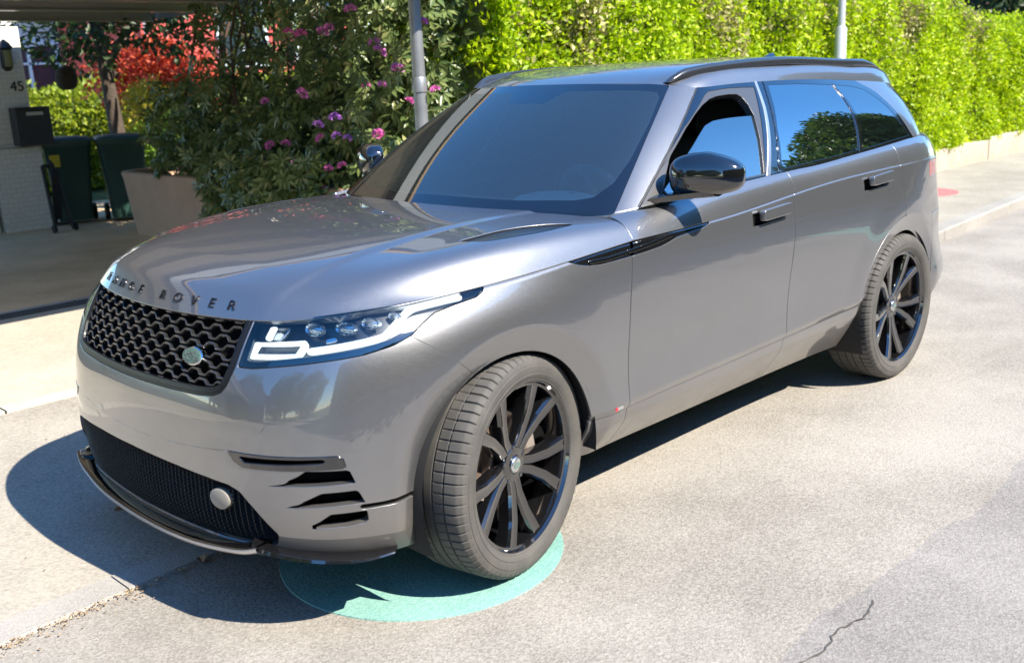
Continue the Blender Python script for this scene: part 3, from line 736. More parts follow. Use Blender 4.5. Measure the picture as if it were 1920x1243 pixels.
# wheel wells
for cx, cz in ARC:
    for s in (1, -1):
        mb = MB(); pr_ = []
        pts = [(RAR + .012, .935), (RAR + .02, .90), (RAR + .02, .58), (.30, .57), (.05, .56)]
        n = 40
        for j in range(n + 1):
            a = R_(-25) + (R_(213)) * j / n
            for r, y in pts: mb.v.append((cx + r * math.cos(a), y * s, cz + r * math.sin(a)))
        k = len(pts)
        for j in range(n):
            for i in range(k - 1): mb.f.append((j * k + i, (j + 1) * k + i, (j + 1) * k + i + 1, j * k + i + 1))
        mb.build('wheel_arch_liner', pbr('liner', (.012, .012, .012), rough=.85), car, smooth=60)
mb = MB(); mb.box((.62, 0, .28), (.3, 1.3, .04)); mb.box((-1.43, 0, .30), (1.9, 1.5, .05)); mb.box((-3.5, 0, .33), (.5, 1.4, .05)); mb.box((-1.4, 0, .34), (4.4, .9, .1)); mb.build('underbody', DARK, car)
# ------------------------------------------------------------------ greenhouse
gg, gT, gS = green_grid(1.3)
GH = grid_pm(gg, gT, gS, True, True, (-2.2, 0, .9))
tt = lambda m: m.A
WSP = [(-1, .036), (.768, .036), (.765, .10), (.752, .35), (.744, .560), (.740, 1), (-1, 1)]
ws, gh = split(GH, lambda m: sdpoly(tt(m), WSP), .0015)
PLP = [(.6, -1), (.6, 2), (.900, 2), (.891, .60), (.872, .33), (.852, .036), (.83, -1)]
pil, gh = split(gh, lambda m: sdpoly(tt(m), PLP), .0018)
DLO = [(.5, -1), (.5, 2), (2.70, 2), (2.775, .575), (2.835, .520), (2.862, .470), (2.895, .29), (2.915, .038), (2.93, -1)]
dlo, gh = split(gh, lambda m: sdpoly(tt(m), DLO), .0015)
RGP = [(3.17, .09), (3.15, .50), (9, .50), (9, .09)]
rg, gh = split(gh, lambda m: sdpoly(tt(m), RGP, .02), .001)
for s in (1, -1): pm_obj('rear_pillar', panel(cut(cut(gh, .03 - gh.A[:, 1])[0], 2.6 - cut(gh, .03 - gh.A[:, 1])[0].A[:, 0])[0], .02, .003), PAINT, car, side=s)
pm_obj('rear_window', panel(rg, .01, .002), PGLASS, car, both=True)
# windscreen: clear area, black printed border
WC = np.array([(-1, .095), (.40, .082), (.60, .088), (.665, .100), (.712, .150), (.732, .235), (.735, .40), (.724, .525), (.700, .553), (.60, .558), (.20, .555), (.16, .545), (.115, .490), (-1, .490)])
clr, frit = split(ws, lambda m: sdpoly(tt(m), WC), 0)
wo = pm_obj('windscreen', clr, WSGLASS, car, both=True)
pm_obj('windscreen_border', frit, pbr('printed glass border', (.006, .006, .008), rough=.05, coat=1, coatr=.0, spec=.8), wo, both=True)
for s in (1, -1):
    pm_obj('front_pillar', panel(pil, .02, .004), PAINT, car, side=s)
FW = sm([(.915, .060), (.925, .17), (.888, .262), (.911, .392), (.951, .473), (1.040, .528), (1.152, .536), (1.366, .528), (1.440, .480), (1.486, .392), (1.510, .20), (1.516, .062)], 1)
FW = np.array([(.945, .058), (.925, .13), (.893, .225), (.889, .262), (.911, .385), (.940, .455), (.975, .500), (1.030, .528), (1.10, .536), (1.25, .536), (1.352, .530), (1.405, .508), (1.452, .462), (1.488, .392), (1.507, .25), (1.516, .058)])
FWo = np.array([(.905, .052), (.868, .20), (.871, .262), (.896, .38), (.935, .470), (.972, .555), (1.000, .572), (1.25, .572), (1.568, .563), (1.545, .42), (1.528, .25), (1.522, .052)])
GTOP = [(.80, -.1), (.93, .06), (.979, .219), (1.040, .350), (1.065, .386), (1.127, .400), (1.251, .400), (1.60, .392), (1.60, -.1)]
RW = np.array([(1.733, .568), (2.08, .562), (2.418, .547), (2.412, .44), (2.385, .32), (2.325, .19), (2.257, .068), (1.632, .068), (1.655, .30)])
QW = np.array([(2.466, .545), (2.60, .538), (2.70, .522), (2.752, .503), (2.800, .43), (2.832, .33), (2.858, .062), (2.305, .062), (2.372, .18), (2.430, .30), (2.458, .42)])
sealm = pbr('window seal', (.09, .088, .085), rough=.3, metal=.4, coat=.5)
fro, dl2 = split(dlo, lambda m: sdpoly(tt(m), FWo), .0008)
sealp, opn_ = split(fro, lambda m: -sdpoly(tt(m), FW), .0005)
rw, dl2 = split(dl2, lambda m: sdpoly(tt(m), RW, .002), .0012)
qw, dl2 = split(dl2, lambda m: sdpoly(tt(m), QW, .002), .0012)
gl = cut(opn_, sdpoly(tt(opn_), GTOP))[0]
for s in (1, -1):
    fo = pm_obj('window_surround', panel(dl2, .02, .0025), GBLACK, car, side=s)
    pm_obj('front_window_seal', panel(offset(sealp, -.003), .03, .002), sealm, fo, side=s)
    if s < 0: gl = opn_
    pm_obj('front_window', panel(offset(gl, -.012), .004, .0012), SGLASS if s > 0 else glassmat('clear door glass', (.82, .88, .84), ior=1.6), car, side=s)
    pm_obj('rear_window_pane', panel(offset(rw, -.0015), .004, .001), PGLASS, car, side=s)
    pm_obj('quarter_window', panel(offset(qw, -.0015), .004, .001), PGLASS, car, side=s)
    for pts, w_, m_, oo in (([(1.600, .590), (1.592, .43), (1.536, .045)], .010, SILV, .004), ([(1.690, .590), (1.648, .40), (1.603, .045)], .0045, GBLACK, .004), ([(2.440, .55), (2.432, .44), (2.402, .32), (2.345, .19), (2.272, .05)], .006, GBLACK, .003)):  # silver on the first strip paints in the sun glint of gloss black
        q = cut(GH, sdline(tt(GH), pts, w_))[0]; pm_obj('pillar_trim', panel(offset(q, oo), .008, .003), m_, fo, side=s)
    # bright line along the front pillar
    q = cut(GH, sdline(tt(GH), [(.853, .05), (.873, .33), (.891, .585)], .0035))[0]; pm_obj('pillar_trim', panel(offset(q, .002), .006, .002), SBLACK, fo, side=s)
# roof ---------------------------------------------------------------------
rg_, rT, rS = roof_grid(1.2)
RFm = grid_pm(rg_, rT, rS, True, False, (-2.4, 0, 0))
pm_obj('roof', panel(offset(RFm, .001), .02, .004), PAINT, car, both=True)
rv, rn = RFm.V, RFm.N
_xs = np.linspace(-3.5, -1.25, 40)
def roofz0(x, y): i = ((rv[:, 0] - x) ** 2 + (rv[:, 1] - abs(y)) ** 2).argmin(); return rv[i][2]
_ry = lambda x: np.interp(x, [-3.3, -2.9, -2.2, -1.6, -1.42, -1.3], [.565, .608, .630, .618, .600, .575])
_pf = np.polyfit(_xs + 2.3, [roofz0(x, _ry(x)) for x in _xs], 6)
def roofz(x, y): return float(np.polyval(_pf, x + 2.3))
for s in (1, -1):
    mb = MB(); vs, ff = [], []; xs = np.linspace(-1.315, -3.28, 56); sc_ = [(-.016, -.02), (-.015, .3), (-.008, .96), (0, 1.0), (.010, .94), (.0165, .6), (.017, .3), (.014, -.02)]
    for q, x in enumerate(xs):
        t = q / 55; hgt = .034 * min(1, (t / .05) ** .7 if t > 0 else 0) * min(1, ((1 - t) / .12) ** .7) + .002
        y = np.interp(x, [-3.3, -2.9, -2.2, -1.6, -1.42, -1.3], [.565, .608, .630, .618, .600, .575]); z = roofz(x, y)
        for a_, b_ in sc_: vs.append((x, (y + a_) * s, z - .004 + b_ * hgt))
        if q:
            b = q * 8
            for c in range(7): ff.append((b - 8 + c, b + c, b + c + 1, b - 8 + c + 1))
    mb.add(vs, ff); mb.build('roof_rail', pbr('rail', (.05, .052, .058), rough=.25, metal=.5, coat=.8), car, smooth=50)
mb = MB(); x0 = -3.05
for k in range(1): mb.add([(x0 + .08, 0, 1.672), (x0 - .02, .018, 1.672), (x0 - .10, .022, 1.668), (x0 - .10, -.022, 1.668), (x0 - .02, -.018, 1.672), (x0 - .06, 0, 1.712), (x0 - .10, 0, 1.712)], [(0, 1, 5), (1, 2, 6, 5), (0, 5, 4), (4, 5, 6, 3), (2, 3, 6)])
mb.build('roof_antenna', GBLACK, car, smooth=30)
# headliner and interior -----------------------------------------------------
LEA = pbr('dark leather', (.10, .095, .09), rough=.5); DASH = pbr('dashboard', (.24, .25, .25), rough=.6)
pm_obj('headliner', offset(RFm, -.035), pbr('headliner cloth', (.30, .30, .29), rough=.9), car, both=True)
mb = MB(); mb.box((-1.5, 0, .42), (2.6, 1.6, .04)); mb.box((-2.95, 0, .95), (.9, 1.5, .05)); mb.box((-2.62, 0, .75), (.12, 1.3, .75)); mb.build('cabin_floor', DARK, car)
mb = MB(); pr_ = [(-.56, 1.115), (-.75, 1.13), (-.90, 1.135), (-1.02, 1.11), (-1.06, 1.05), (-1.04, .8), (-.9, .7)]
vs, ff = [], []
for q, y in enumerate(np.linspace(-.78, .78, 17)):
    for x, z in pr_: 
        bulge = .045 * math.exp(-((y - .37) / .2) ** 2); vs.append((x - (.02 * (1 - (y / .8) ** 2)), y, z + (bulge if x < -.8 and z > 1.04 else 0)))
    if q:
        b = q * 7
        for c in range(6): ff.append((b - 7 + c, b + c, b + c + 1, b - 7 + c + 1))
mb.add(vs, ff); mb.build('dashboard', DASH, car, smooth=50)
mb = MB(); mb.lathe([(1.0, 0), (.97, .35), (.8, .7), (.5, .92), (0, 1.0)], 32, Matrix.Translation((-.90, .33, 1.118)) @ Matrix.Diagonal((.155, .25, .062, 1))); mb.build('instrument_cowl', pbr('sunlit cowl', (.86, .88, .86), rough=.7), car, smooth=60)  # near-white colour stands in for sunlight on the dash hump
Mw = Matrix.Translation((-1.10, .37, 1.10)) @ Matrix.Rotation(R_(-66), 4, 'Y'); tor = MB()
pth = [Mw @ Vector((.185 * math.cos(a), .185 * math.sin(a), 0)) for a in np.linspace(0, 2 * math.pi, 40)]
tor.tube(pth, .017, 8, False); tor.tube([Mw @ Vector((-.17, 0, 0)), Mw @ Vector((.17, 0, 0))], .02, 8); tor.tube([Mw @ Vector((0, 0, 0)), Mw @ Vector((0, -.17, 0))], .02, 8); tor.tube([Mw @ Vector((0, 0, .02)), Mw @ Vector((0, 0, -.12))], .05, 12)
tor.build('steering_wheel', pbr('wheel leather', (.16, .16, .16), rough=.4), car, smooth=50)
for (x, y, w_) in ((-1.75, .37, .50), (-1.75, -.37, .50), (-2.5, 0, 1.25)):
    mb = MB(); Mt = Matrix.Rotation(R_(-16), 3, 'Y')
    mb.box((x + .12, y, .72), (.52, w_, .20)); mb.box((x - .20, y, 1.02), (.15, w_, .62), M=Mt)
    for hy in ([y] if w_ < 1 else [-.37, .37]): mb.box((x - .31, hy, 1.42), (.09, .27, .18), M=Mt)
    mb.build('front_seat' if w_ < 1 else 'rear_bench', LEA, car, smooth=60, bevel=.035)
mb = MB(); mb.box((-1.19, 0, 1.50), (.04, .25, .075), M=Matrix.Rotation(R_(10), 3, 'Y')); mb.build('interior_mirror', SBLACK, car, bevel=.01)
mb = MB(); mb.box((-1.13, 0, 1.545), (.16, .12, .035), M=Matrix.Rotation(R_(30), 3, 'Y')); mb.build('camera_housing', SBLACK, car, bevel=.01)
# door mirrors ---------------------------------------------------------------
def mirror_mesh():
    vs, ff = [], []; nu, nv = 34, 22
    for i in range(nv + 1):
        ph = -math.pi / 2 + math.pi * i / nv
        for j in range(nu):
            th = 2 * math.pi * j / nu
            def se(c, e): return math.copysign(abs(c) ** e, c)
            cy, cx_, cz_ = se(math.cos(ph), .52) * se(math.cos(th), .70), se(math.cos(ph), .52) * se(math.sin(th), .75), se(math.sin(ph), .62)
            y = cy * .128; x = cx_ * .068; z = cz_ * .072
            if z > 0: z *= 1.12 - .42 * (y / .128) * (1 if y > 0 else .35) ** 1 if y > 0 else 1.12 - .15 * abs(y / .128)
            else: z *= (.92 - .14 * (y / .128))
            if x < 0: x = max(x, -.035)        # flat at the glass
            else: x *= (1.0 - .35 * (z / .08) ** 2)
            vs.append((x, y, z))
    for i in range(nv):
        for j in range(nu): ff.append((i * nu + j, i * nu + (j + 1) % nu, (i + 1) * nu + (j + 1) % nu, (i + 1) * nu + j))
    return vs, ff
for s in (1, -1):
    vs, ff = mirror_mesh(); Mm = Matrix.Translation((-.975, 1.015, 1.268)) @ Matrix.Scale(1.1, 4) @ Matrix.Rotation(R_(27), 4, 'Z')
    P = [Mm @ Vector(v) for v in vs]; P = [(p.x, p.y * s, p.z) for p in P]
    mb = MB(); mb.add(P, ff); mo = mb.build('door_mirror', GBLACK, car, smooth=60)
    mb = MB(); pp = [(-.86, .885, 1.195), (-.905, .93, 1.205), (-.955, .99, 1.212)]; 
    vs, ff = [], []
    for q, (p, w_) in enumerate(zip([(-.85, .875, 1.19), (-.885, .92, 1.196), (-.93, .975, 1.203), (-.985, 1.06, 1.213)], (.055, .050, .055, .04))):
        for dx, dz_ in ((-w_, .004), (0, .014), (w_, .004), (w_ * .8, -.016), (0, -.022), (-w_, -.014)): vs.append((p[0] + dx, p[1] * s, p[2] + dz_))
        if q:
            b = q * 6
            for c in range(6): ff.append((b - 6 + c, b - 6 + (c + 1) % 6, b + (c + 1) % 6, b + c))
    mb.add(vs, ff); mb.build('mirror_arm', GBLACK, mo, smooth=50)
    ss = cut(GH, sdpoly(tt(GH), [(.862, .045), (.872, .20), (.887, .245), (.915, .13), (.94, .045)]))[0]
    pm_obj('mirror_base', panel(offset(ss, .004), .01, .003), sealm, mo, side=s)
# side marker badge
mb = MB(); mb.box((-.497, .957, .468), (.05, .006, .011)); mb.build('side_badge', SILV, car)
mb = MB(); mb.box((-.482, .9595, .469), (.012, .006, .012)); mb.build('side_badge_dot', pbr('red dot', (.6, .03, .05), rough=.3), car)
# ------------------------------------------------------------------ wheels
def tyre_mesh():
    prof = [(-.118, .292), (-.1235, .297), (-.1235, .300), (-.1275, .305), (-.1315, .318), (-.1300, .3195), (-.1325, .332), (-.1320, .346), (-.1300, .3475), (-.1295, .355), (-.124, .368), (-.112, .379), (-.104, .3825)]
    tread = []; ribs = [(-.104, -.066), (-.058, -.022), (-.014, .014), (.022, .058), (.066, .104)]
    for i, (a, b) in enumerate(ribs):
        tread += [(a, .3835 if abs(a) > .09 else .3852), (b, .3835 if abs(b) > .09 else .3852)]
        if i < 4: c = ribs[i + 1][0]; tread += [(b + .001, .378), (c - .001, .378)]
    P = prof + tread[1:-1] + [(-a, r) for a, r in prof[::-1]]
    n = 576; vs, ff = [], []
    k = len(P)
    for j in range(n):
        th = 2 * math.pi * j / n
        for i, (y, r) in enumerate(P):
            rr = r; ph = j % 8
            if .056 < abs(y) < .126 and r > .365 and ph == 0: rr -= .0065
            tw = .012 * (y / .1)  # slightly raked sipes
            if abs(y) < .13: pass
            vs.append((rr * math.cos(th + tw), y, rr * math.sin(th + tw)))
    for j in range(n):
        j2 = (j + 1) % n
        for i in range(k - 1): ff.append((j * k + i, j * k + i + 1, j2 * k + i + 1, j2 * k + i))
    return vs, ff
def wheel(parent, loc, rz, label=None):
    W = MB()
    Mx = Matrix.Rotation(R_(-90), 4, 'X')       # lathe axis z -> y
    W.lathe([(.236, -.10), (.262, -.09), (.270, .02), (.272, .09), (.276, .1045), (.284, .1075), (.290, .119), (.2945, .1195), (.296, .114), (.2955, .108), (.290, .104)], 96, Mx)
    W.lathe([(0, .078), (.030, .078), (.034, .074), (.058, .072), (.068, .064), (.075, .04), (.076, -.05)], 60, Mx)
    for k in range(5):
        for sg_ in (-1, 1):
            base = R_(54 + 72 * k)
            # centre line (radius, angle offset), width, face height
            L_ = [(.050, 17, .040, .070), (.100, 10.6, .040, .077), (.108, 10.2, .041, .078), (.185, 12.0, .046, .091), (.194, 12.5, .047, .093), (.278, 15.8, .056, .105)]
            vs, ff = [], []
            for q, (r, ao, w_, h) in enumerate(L_):
                a = base + sg_ * R_(ao); c = Vector((r * math.cos(a), 0, r * math.sin(a))); t_ = Vector((-math.sin(a), 0, math.cos(a)))
                for dw, dh in ((-.5, -.05), (-.5, -.012), (-.36, .0), (-.02, -.003), (.36, .0), (.5, -.010), (.5, -.05)):
                    p = c + t_ * (w_ * dw); vs.append((p.x, h + dh, p.z))
                if q:
                    b = q * 7
                    for cc in range(6): ff.append((b - 7 + cc, b - 7 + cc + 1, b + cc + 1, b + cc))
            W.add(vs, ff)
    for k in range(5):
        a = R_(90 + 72 * k); W.lathe([(0, .0745), (.008, .0745), (.0105, .071), (.0105, .06)], 12, Matrix.Translation((.0595 * math.cos(a), 0, .0595 * math.sin(a))) @ Mx)
    o = W.build('wheel', GBLACK, parent, smooth=28); o.location = loc; o.rotation_euler = (0, 0, rz)
    v, f = tyre_mesh(); T = MB(); T.add(v, f); T.build('tyre', RUBBER, o, smooth=24)
    D = MB(); D.lathe([(.09, .0), (.175, .0), (.178, -.004), (.178, -.028), (.09, -.028)], 64, Mx); D.lathe([(.07, .03), (.09, .03), (.095, 0)], 40, Mx); D.build('brake_disc', pbr('brake iron', (.36, .31, .27), rough=.42, metal=.6, noise=(30, .2, 3, (.20, .12, .075))), o, smooth=35)
    B = MB(); B.box((-.158, -.01, .045), (.07, .085, .19), M=Matrix.Rotation(R_(12), 3, 'Y')); B.build('brake_caliper', pbr('caliper', (.26, .22, .19), rough=.6, metal=.2), o, bevel=.014, smooth=60)
    B = MB(); B.lathe([(0, -.03), (.26, -.05), (.262, -.09)], 48, Mx); B.build('wheel_barrel_shade', DARK, o)
    Cc = MB(); Cc.lathe([(0, .0845), (.022, .084), (.027, .081), (.0285, .076)], 40, Mx); cap = Cc.build('centre_cap', CHROME if False else pbr('cap silver', (.62, .64, .65), rough=.22, metal=.9), o, smooth=45)
    em2 = MB(); e = [Vector((.0185 * math.cos(t), .0858, .0105 * math.sin(t))) for t in np.linspace(0, 2 * math.pi, 24, endpoint=False)]; em2.add(e, [tuple(range(24))[::-1]]); em2.build('cap_emblem', pbr('cap emblem', (.16, .24, .22), rough=.3, metal=.4), o)
    return o
STEER = .1907
wheel(car, (0, .82, .3855), STEER)
wheel(car, (-2.874, .8285, .3855), 0)
wheel(car, (0, -.82, .3855), math.pi + STEER)
wheel(car, (-2.874, -.8285, .3855), math.pi)

# ================================================================== SURROUNDINGS
rnd = np.random.default_rng(7); random.seed(4)
def kerb_y(x): return -.02 + .060 * (x - 1.0)
def lift(x): t = np.clip((-4.2 - x) / 2.4, 0, 1); return .10 * t * t * (3 - 2 * t)
def ground_mat(name, c1, c2, sc=1.0, fine=150, bumpd=.004, rough=.9, speck=.5, blotch=.5):
    m, t = mat(name); N = t.nodes.new; L = t.links.new
    o = N('ShaderNodeOutputMaterial'); p = N('ShaderNodeBsdfPrincipled'); L(p.outputs[0], o.inputs[0]); p.inputs['Roughness'].default_value = rough; p.inputs['Specular IOR Level'].default_value = .25
    tc = N('ShaderNodeTexCoord')
    v = N('ShaderNodeTexVoronoi'); v.inputs['Scale'].default_value = fine; L(tc.outputs['Object'], v.inputs[0])
    n1 = N('ShaderNodeTexNoise'); n1.inputs['Scale'].default_value = 1.1 * sc; n1.inputs['Detail'].default_value = 6; n1.inputs['Roughness'].default_value = .6; L(tc.outputs['Object'], n1.inputs[0])
    n2 = N('ShaderNodeTexNoise'); n2.inputs['Scale'].default_value = fine * .45; n2.inputs['Detail'].default_value = 3; L(tc.outputs['Object'], n2.inputs[0])
    sp = N('ShaderNodeSeparateColor'); L(v.outputs['Color'], sp.inputs[0])
    a = N('ShaderNodeMath'); a.operation = 'MULTIPLY_ADD'; L(sp.outputs[0], a.inputs[0]); a.inputs[1].default_value = speck; 
    b = N('ShaderNodeMapRange'); b.inputs[1].default_value = .3; b.inputs[2].default_value = .7; b.inputs[3].default_value = 0; b.inputs[4].default_value = blotch; L(n1.outputs[0], b.inputs[0]); L(b.outputs[0], a.inputs[2])
    c = N('ShaderNodeMath'); c.operation = 'MULTIPLY_ADD'; L(n2.outputs[0], c.inputs[0]); c.inputs[1].default_value = .5; L(a.outputs[0], c.inputs[2])
    v2 = N('ShaderNodeTexVoronoi'); v2.inputs['Scale'].default_value = fine * .36; L(tc.outputs['Object'], v2.inputs[0])
    st1 = N('ShaderNodeMapRange'); st1.inputs[1].default_value = .10; st1.inputs[2].default_value = .22; st1.inputs[3].default_value = .35; st1.inputs[4].default_value = 0; L(v2.outputs['Distance'], st1.inputs[0])
    sp2 = N('ShaderNodeSeparateColor'); L(v2.outputs['Color'], sp2.inputs[0]); gt = N('ShaderNodeMath'); gt.operation = 'GREATER_THAN'; gt.inputs[1].default_value = .72; L(sp2.outputs[1], gt.inputs[0])
    mm = N('ShaderNodeMath'); mm.operation = 'MULTIPLY'; L(st1.outputs[0], mm.inputs[0]); L(gt.outputs[0], mm.inputs[1])
    n4 = N('ShaderNodeTexNoise'); n4.inputs['Scale'].default_value = .33 * sc; n4.inputs['Detail'].default_value = 8; n4.inputs['Roughness'].default_value = .7; L(tc.outputs['Object'], n4.inputs[0])
    sn = N('ShaderNodeMapRange'); sn.inputs[1].default_value = .35; sn.inputs[2].default_value = .68; sn.inputs[3].default_value = -.22; sn.inputs[4].default_value = .22; L(n4.outputs[0], sn.inputs[0])
    ad = N('ShaderNodeMath'); L(c.outputs[0], ad.inputs[0]); L(mm.outputs[0], ad.inputs[1]); ad2 = N('ShaderNodeMath'); L(ad.outputs[0], ad2.inputs[0]); L(sn.outputs[0], ad2.inputs[1]); c = ad2
    r = N('ShaderNodeMapRange'); r.inputs[1].default_value = .25; r.inputs[2].default_value = 1.05; L(c.outputs[0], r.inputs[0])
    mx = N('ShaderNodeMix'); mx.data_type = 'RGBA'; mx.inputs[6].default_value = (*c1, 1); mx.inputs[7].default_value = (*c2, 1); L(r.outputs[0], mx.inputs[0]); L(mx.outputs[2], p.inputs['Base Color'])
    bu = N('ShaderNodeBump'); bu.inputs['Strength'].default_value = .32; bu.inputs['Distance'].default_value = bumpd; L(v.outputs['Distance'], bu.inputs['Height'])
    b2 = N('ShaderNodeBump'); b2.inputs['Strength'].default_value = .28; b2.inputs['Distance'].default_value = bumpd * 2; L(n2.outputs[0], b2.inputs['Height']); L(bu.outputs[0], b2.inputs['Normal']); L(b2.outputs[0], p.inputs['Normal'])
    return m
ASPH = ground_mat('old asphalt', (.165, .150, .130), (.345, .320, .283))
ASPH2 = ground_mat('grey asphalt', (.150, .140, .130), (.300, .284, .266))
PAVE = ground_mat('pavement asphalt', (.20, .182, .152), (.37, .34, .29), fine=110)
CREAM_ = ground_mat('driveway concrete', (.32, .29, .235), (.47, .43, .355), fine=60, speck=.3)
GARF = ground_mat('carport floor', (.52, .36, .20), (.74, .53, .32), fine=60, speck=.2, blotch=.9)
GRAN = ground_mat('granite kerb', (.21, .20, .185), (.37, .35, .32), fine=220, rough=.8)
DIRT = ground_mat('soil', (.05, .04, .03), (.12, .09, .06), fine=60)
def struct(o): o['kind'] = 'structure'; return o
def sheet(name, xs, yf0, yf1, zf, m, ny=4):
    vs, ff = [], []
    for q, x in enumerate(xs):
        for i in range(ny + 1):
            y = yf0(x) + (yf1(x) - yf0(x)) * i / ny; vs.append((x, y, zf(x, y)))
        if q:
            b = q * (ny + 1)
            for i in range(ny): ff.append((b + i, b - ny - 1 + i, b - ny + i, b + i + 1))
    mb = MB(); mb.add(vs, ff); return struct(mb.build(name, m, smooth=30))
mb = MB(); mb.add([(-300, -300, -.012), (300, -300, -.012), (300, 300, -.012), (-300, 300, -.012)], [(0, 1, 2, 3)]); struct(mb.build('ground', ground_mat('grass ground', (.05, .07, .02), (.12, .14, .05), fine=40)))
K = lambda x: kerb_y(x)
xs = np.r_[np.linspace(-60, -8, 20), np.linspace(-7.8, 4, 60), np.linspace(4.5, 40, 16)]
seam = lambda x: 1.87 + .025 * math.sin(x * 3.1) + .018 * math.sin(x * 7.7 + 1) + .01 * math.sin(x * 17)
sheet('road', xs, K, seam, lambda x, y: 0.0, ASPH)
sheet('road_far_lane', xs, seam, lambda x: 6.6, lambda x, y: 0.0, ASPH2)
sheet('pavement', xs, lambda x: -2.47, lambda x: K(x) - .153, lambda x, y: lift(x) + .004, PAVE)
sheet('pavement_opposite', xs, lambda x: 6.72, lambda x: 8.4, lambda x, y: .11, PAVE)
sheet('driveway', np.linspace(-4.6, 14, 20), lambda x: -4.93, lambda x: -2.60, lambda x, y: .006, CREAM_)
sheet('carport_floor', np.linspace(-4.6, 14, 20), lambda x: -12.5, lambda x: -5.22, lambda x, y: .004, GARF)
# kerb stones: flush at the dropped kerb, standing up farther along the street
mb = MB(); x = 6.0; k = 0
while x > -40:
    L_ = 1.0 + .06 * math.sin(k * 2.3); x2 = x - L_ + .006
    for (a, b) in ((x, x2),):
        za, zb = float(lift(a)), float(lift(b)); g_ = .006
        ya, yb = K(a), K(b)
        P = [(a, ya, -.02), (b, yb, -.02), (b, yb + 0, zb + g_ - .012), (a, ya, za + g_ - .012), (b, yb - .012, zb + g_ + .003), (a, ya - .012, za + g_ + .003), (b, yb - 0.150, zb + g_ + .004), (a, ya - 0.150, za + g_ + .004), (b, yb - 0.150, -.02), (a, ya - 0.150, -.02)]
        mb.add(P, [(0, 3, 2, 1), (3, 5, 4, 2), (5, 7, 6, 4), (7, 9, 8, 6), (1, 2, 4, 6, 8), (0, 9, 7, 5, 3)])
    x -= L_; k += 1
struct(mb.build('kerb', GRAN))
mb = MB()
x = 14.0
while x > -4.6: mb.box((x - .25, -2.535, .0), (.488, .115, .034)); x -= .5
struct(mb.build('driveway_edging', pbr('pale edging', (.55, .51, .42), rough=.85, noise=(8, .25, 4, (.38, .35, .29)))))
mb = MB(); mb.box((4.7, -5.08, -.004), (18.6, .26, .02)); o = mb.build('drain_channel', pbr('drain iron', (.05, .045, .04), rough=.8)); struct(o)
mb = MB()
x = 14
while x > -4.6: mb.box((x - .5, -5.16, .010), (.985, .045, .012)); x -= 1.0
struct(mb.build('drain_edge_rail', pbr('drain rail', (.42, .36, .31), rough=.5, metal=.2)))
# painted discs
def disc(name, c, r, z, m, label):
    mb = MB(); n = 72; P = [(c[0] + r * math.cos(2 * math.pi * i / n), c[1] + r * math.sin(2 * math.pi * i / n)) for i in range(n)]
    mb.add([(a, b, z + .0045) for a, b in P] + [(c[0] + (a - c[0]) * 1.002, c[1] + (b - c[1]) * 1.002, z) for a, b in P], [tuple(range(n))] + [(n + i, n + (i + 1) % n, (i + 1) % n, i) for i in range(n)])
    o = mb.build(name, m); tag(o, label, 'floor marking'); return o
TEAL = ground_mat('teal road paint', (.13, .285, .25), (.25, .44, .39), fine=150, speck=.35, blotch=.7)
disc('painted_disc', (.10, .51), .515, 0, TEAL, 'teal painted disc on the road under the front wheel of the grey car')
disc('painted_disc', (-6.8, 3.3), .45, 0, TEAL, 'teal painted disc on the open road across from the rear door of the grey car')
disc('painted_disc', (-9.5, -1.8), .42, .104, pbr('red paint', (.62, .12, .13), rough=.8, noise=(20, .2, 3, (.5, .16, .15))), 'red painted disc on the pavement behind the grey car')
# crack along the seam
def ribbon(name, pts, w_, z, m):
    vs, ff = [], []
    for q, (x, y) in enumerate(pts):
        ww = w_ * (0.35 + rnd.random()); vs += [(x, y - ww, z), (x, y + ww, z)]
        if q: b = 2 * q; ff.append((b - 2, b, b + 1, b - 1))
    mb = MB(); mb.add(vs, ff); return struct(mb.build(name, m))
CR = pbr('crack', (.07, .065, .06), rough=.95)
pts = [(.6 - i * .02, 1.925 + .012 * math.sin(i * .5) + rnd.normal(0, .0035)) for i in range(60)]
ribbon('road_crack', pts, .0035, .0025, CR)
ribbon('road_crack', [(-.42 - i * .01, 1.925 + .03 * (i / 5) + rnd.normal(0, .002)) for i in range(5)], .002, .0025, CR)
# ---------------------------------------------------------------- foliage helpers
def leaf_mesh(name, P, D, U, ln, wd, m, parent=None, fold=.15):
    """one small pointed leaf per row: base P, direction D, up U"""
    P, D, U = [np.asarray(a, float) for a in (P, D, U)]; n = len(P)
    D /= np.linalg.norm(D, axis=1, keepdims=True) + 1e-9; Sd = np.cross(D, U); Sd /= np.linalg.norm(Sd, axis=1, keepdims=True) + 1e-9; Un = np.cross(Sd, D)
    ln = np.broadcast_to(ln, n)[:, None]; wd = np.broadcast_to(wd, n)[:, None]
    V = np.stack([P, P + D * ln * .5 + Sd * wd * .5 + Un * wd * fold, P + D * ln - Un * ln * .12, P + D * ln * .5 - Sd * wd * .5 + Un * wd * fold], 1).reshape(-1, 3)
    me = bpy.data.meshes.new(name); me.vertices.add(4 * n); me.vertices.foreach_set('co', V.astype(np.float32).ravel())
    i = np.arange(n) * 4; idx = np.stack([i, i + 1, i + 2, i, i + 2, i + 3], 1).ravel()
    me.loops.add(6 * n); me.loops.foreach_set('vertex_index', idx.astype(np.int32)); me.polygons.add(2 * n)
    me.polygons.foreach_set('loop_start', (np.arange(2 * n) * 3).astype(np.int32)); me.polygons.foreach_set('loop_total', np.full(2 * n, 3, np.int32)); me.update(); me.validate()
    return link(name, me, [m], parent)
def unit(n): v = rnd.normal(size=(n, 3)); return v / np.linalg.norm(v, axis=1, keepdims=True)
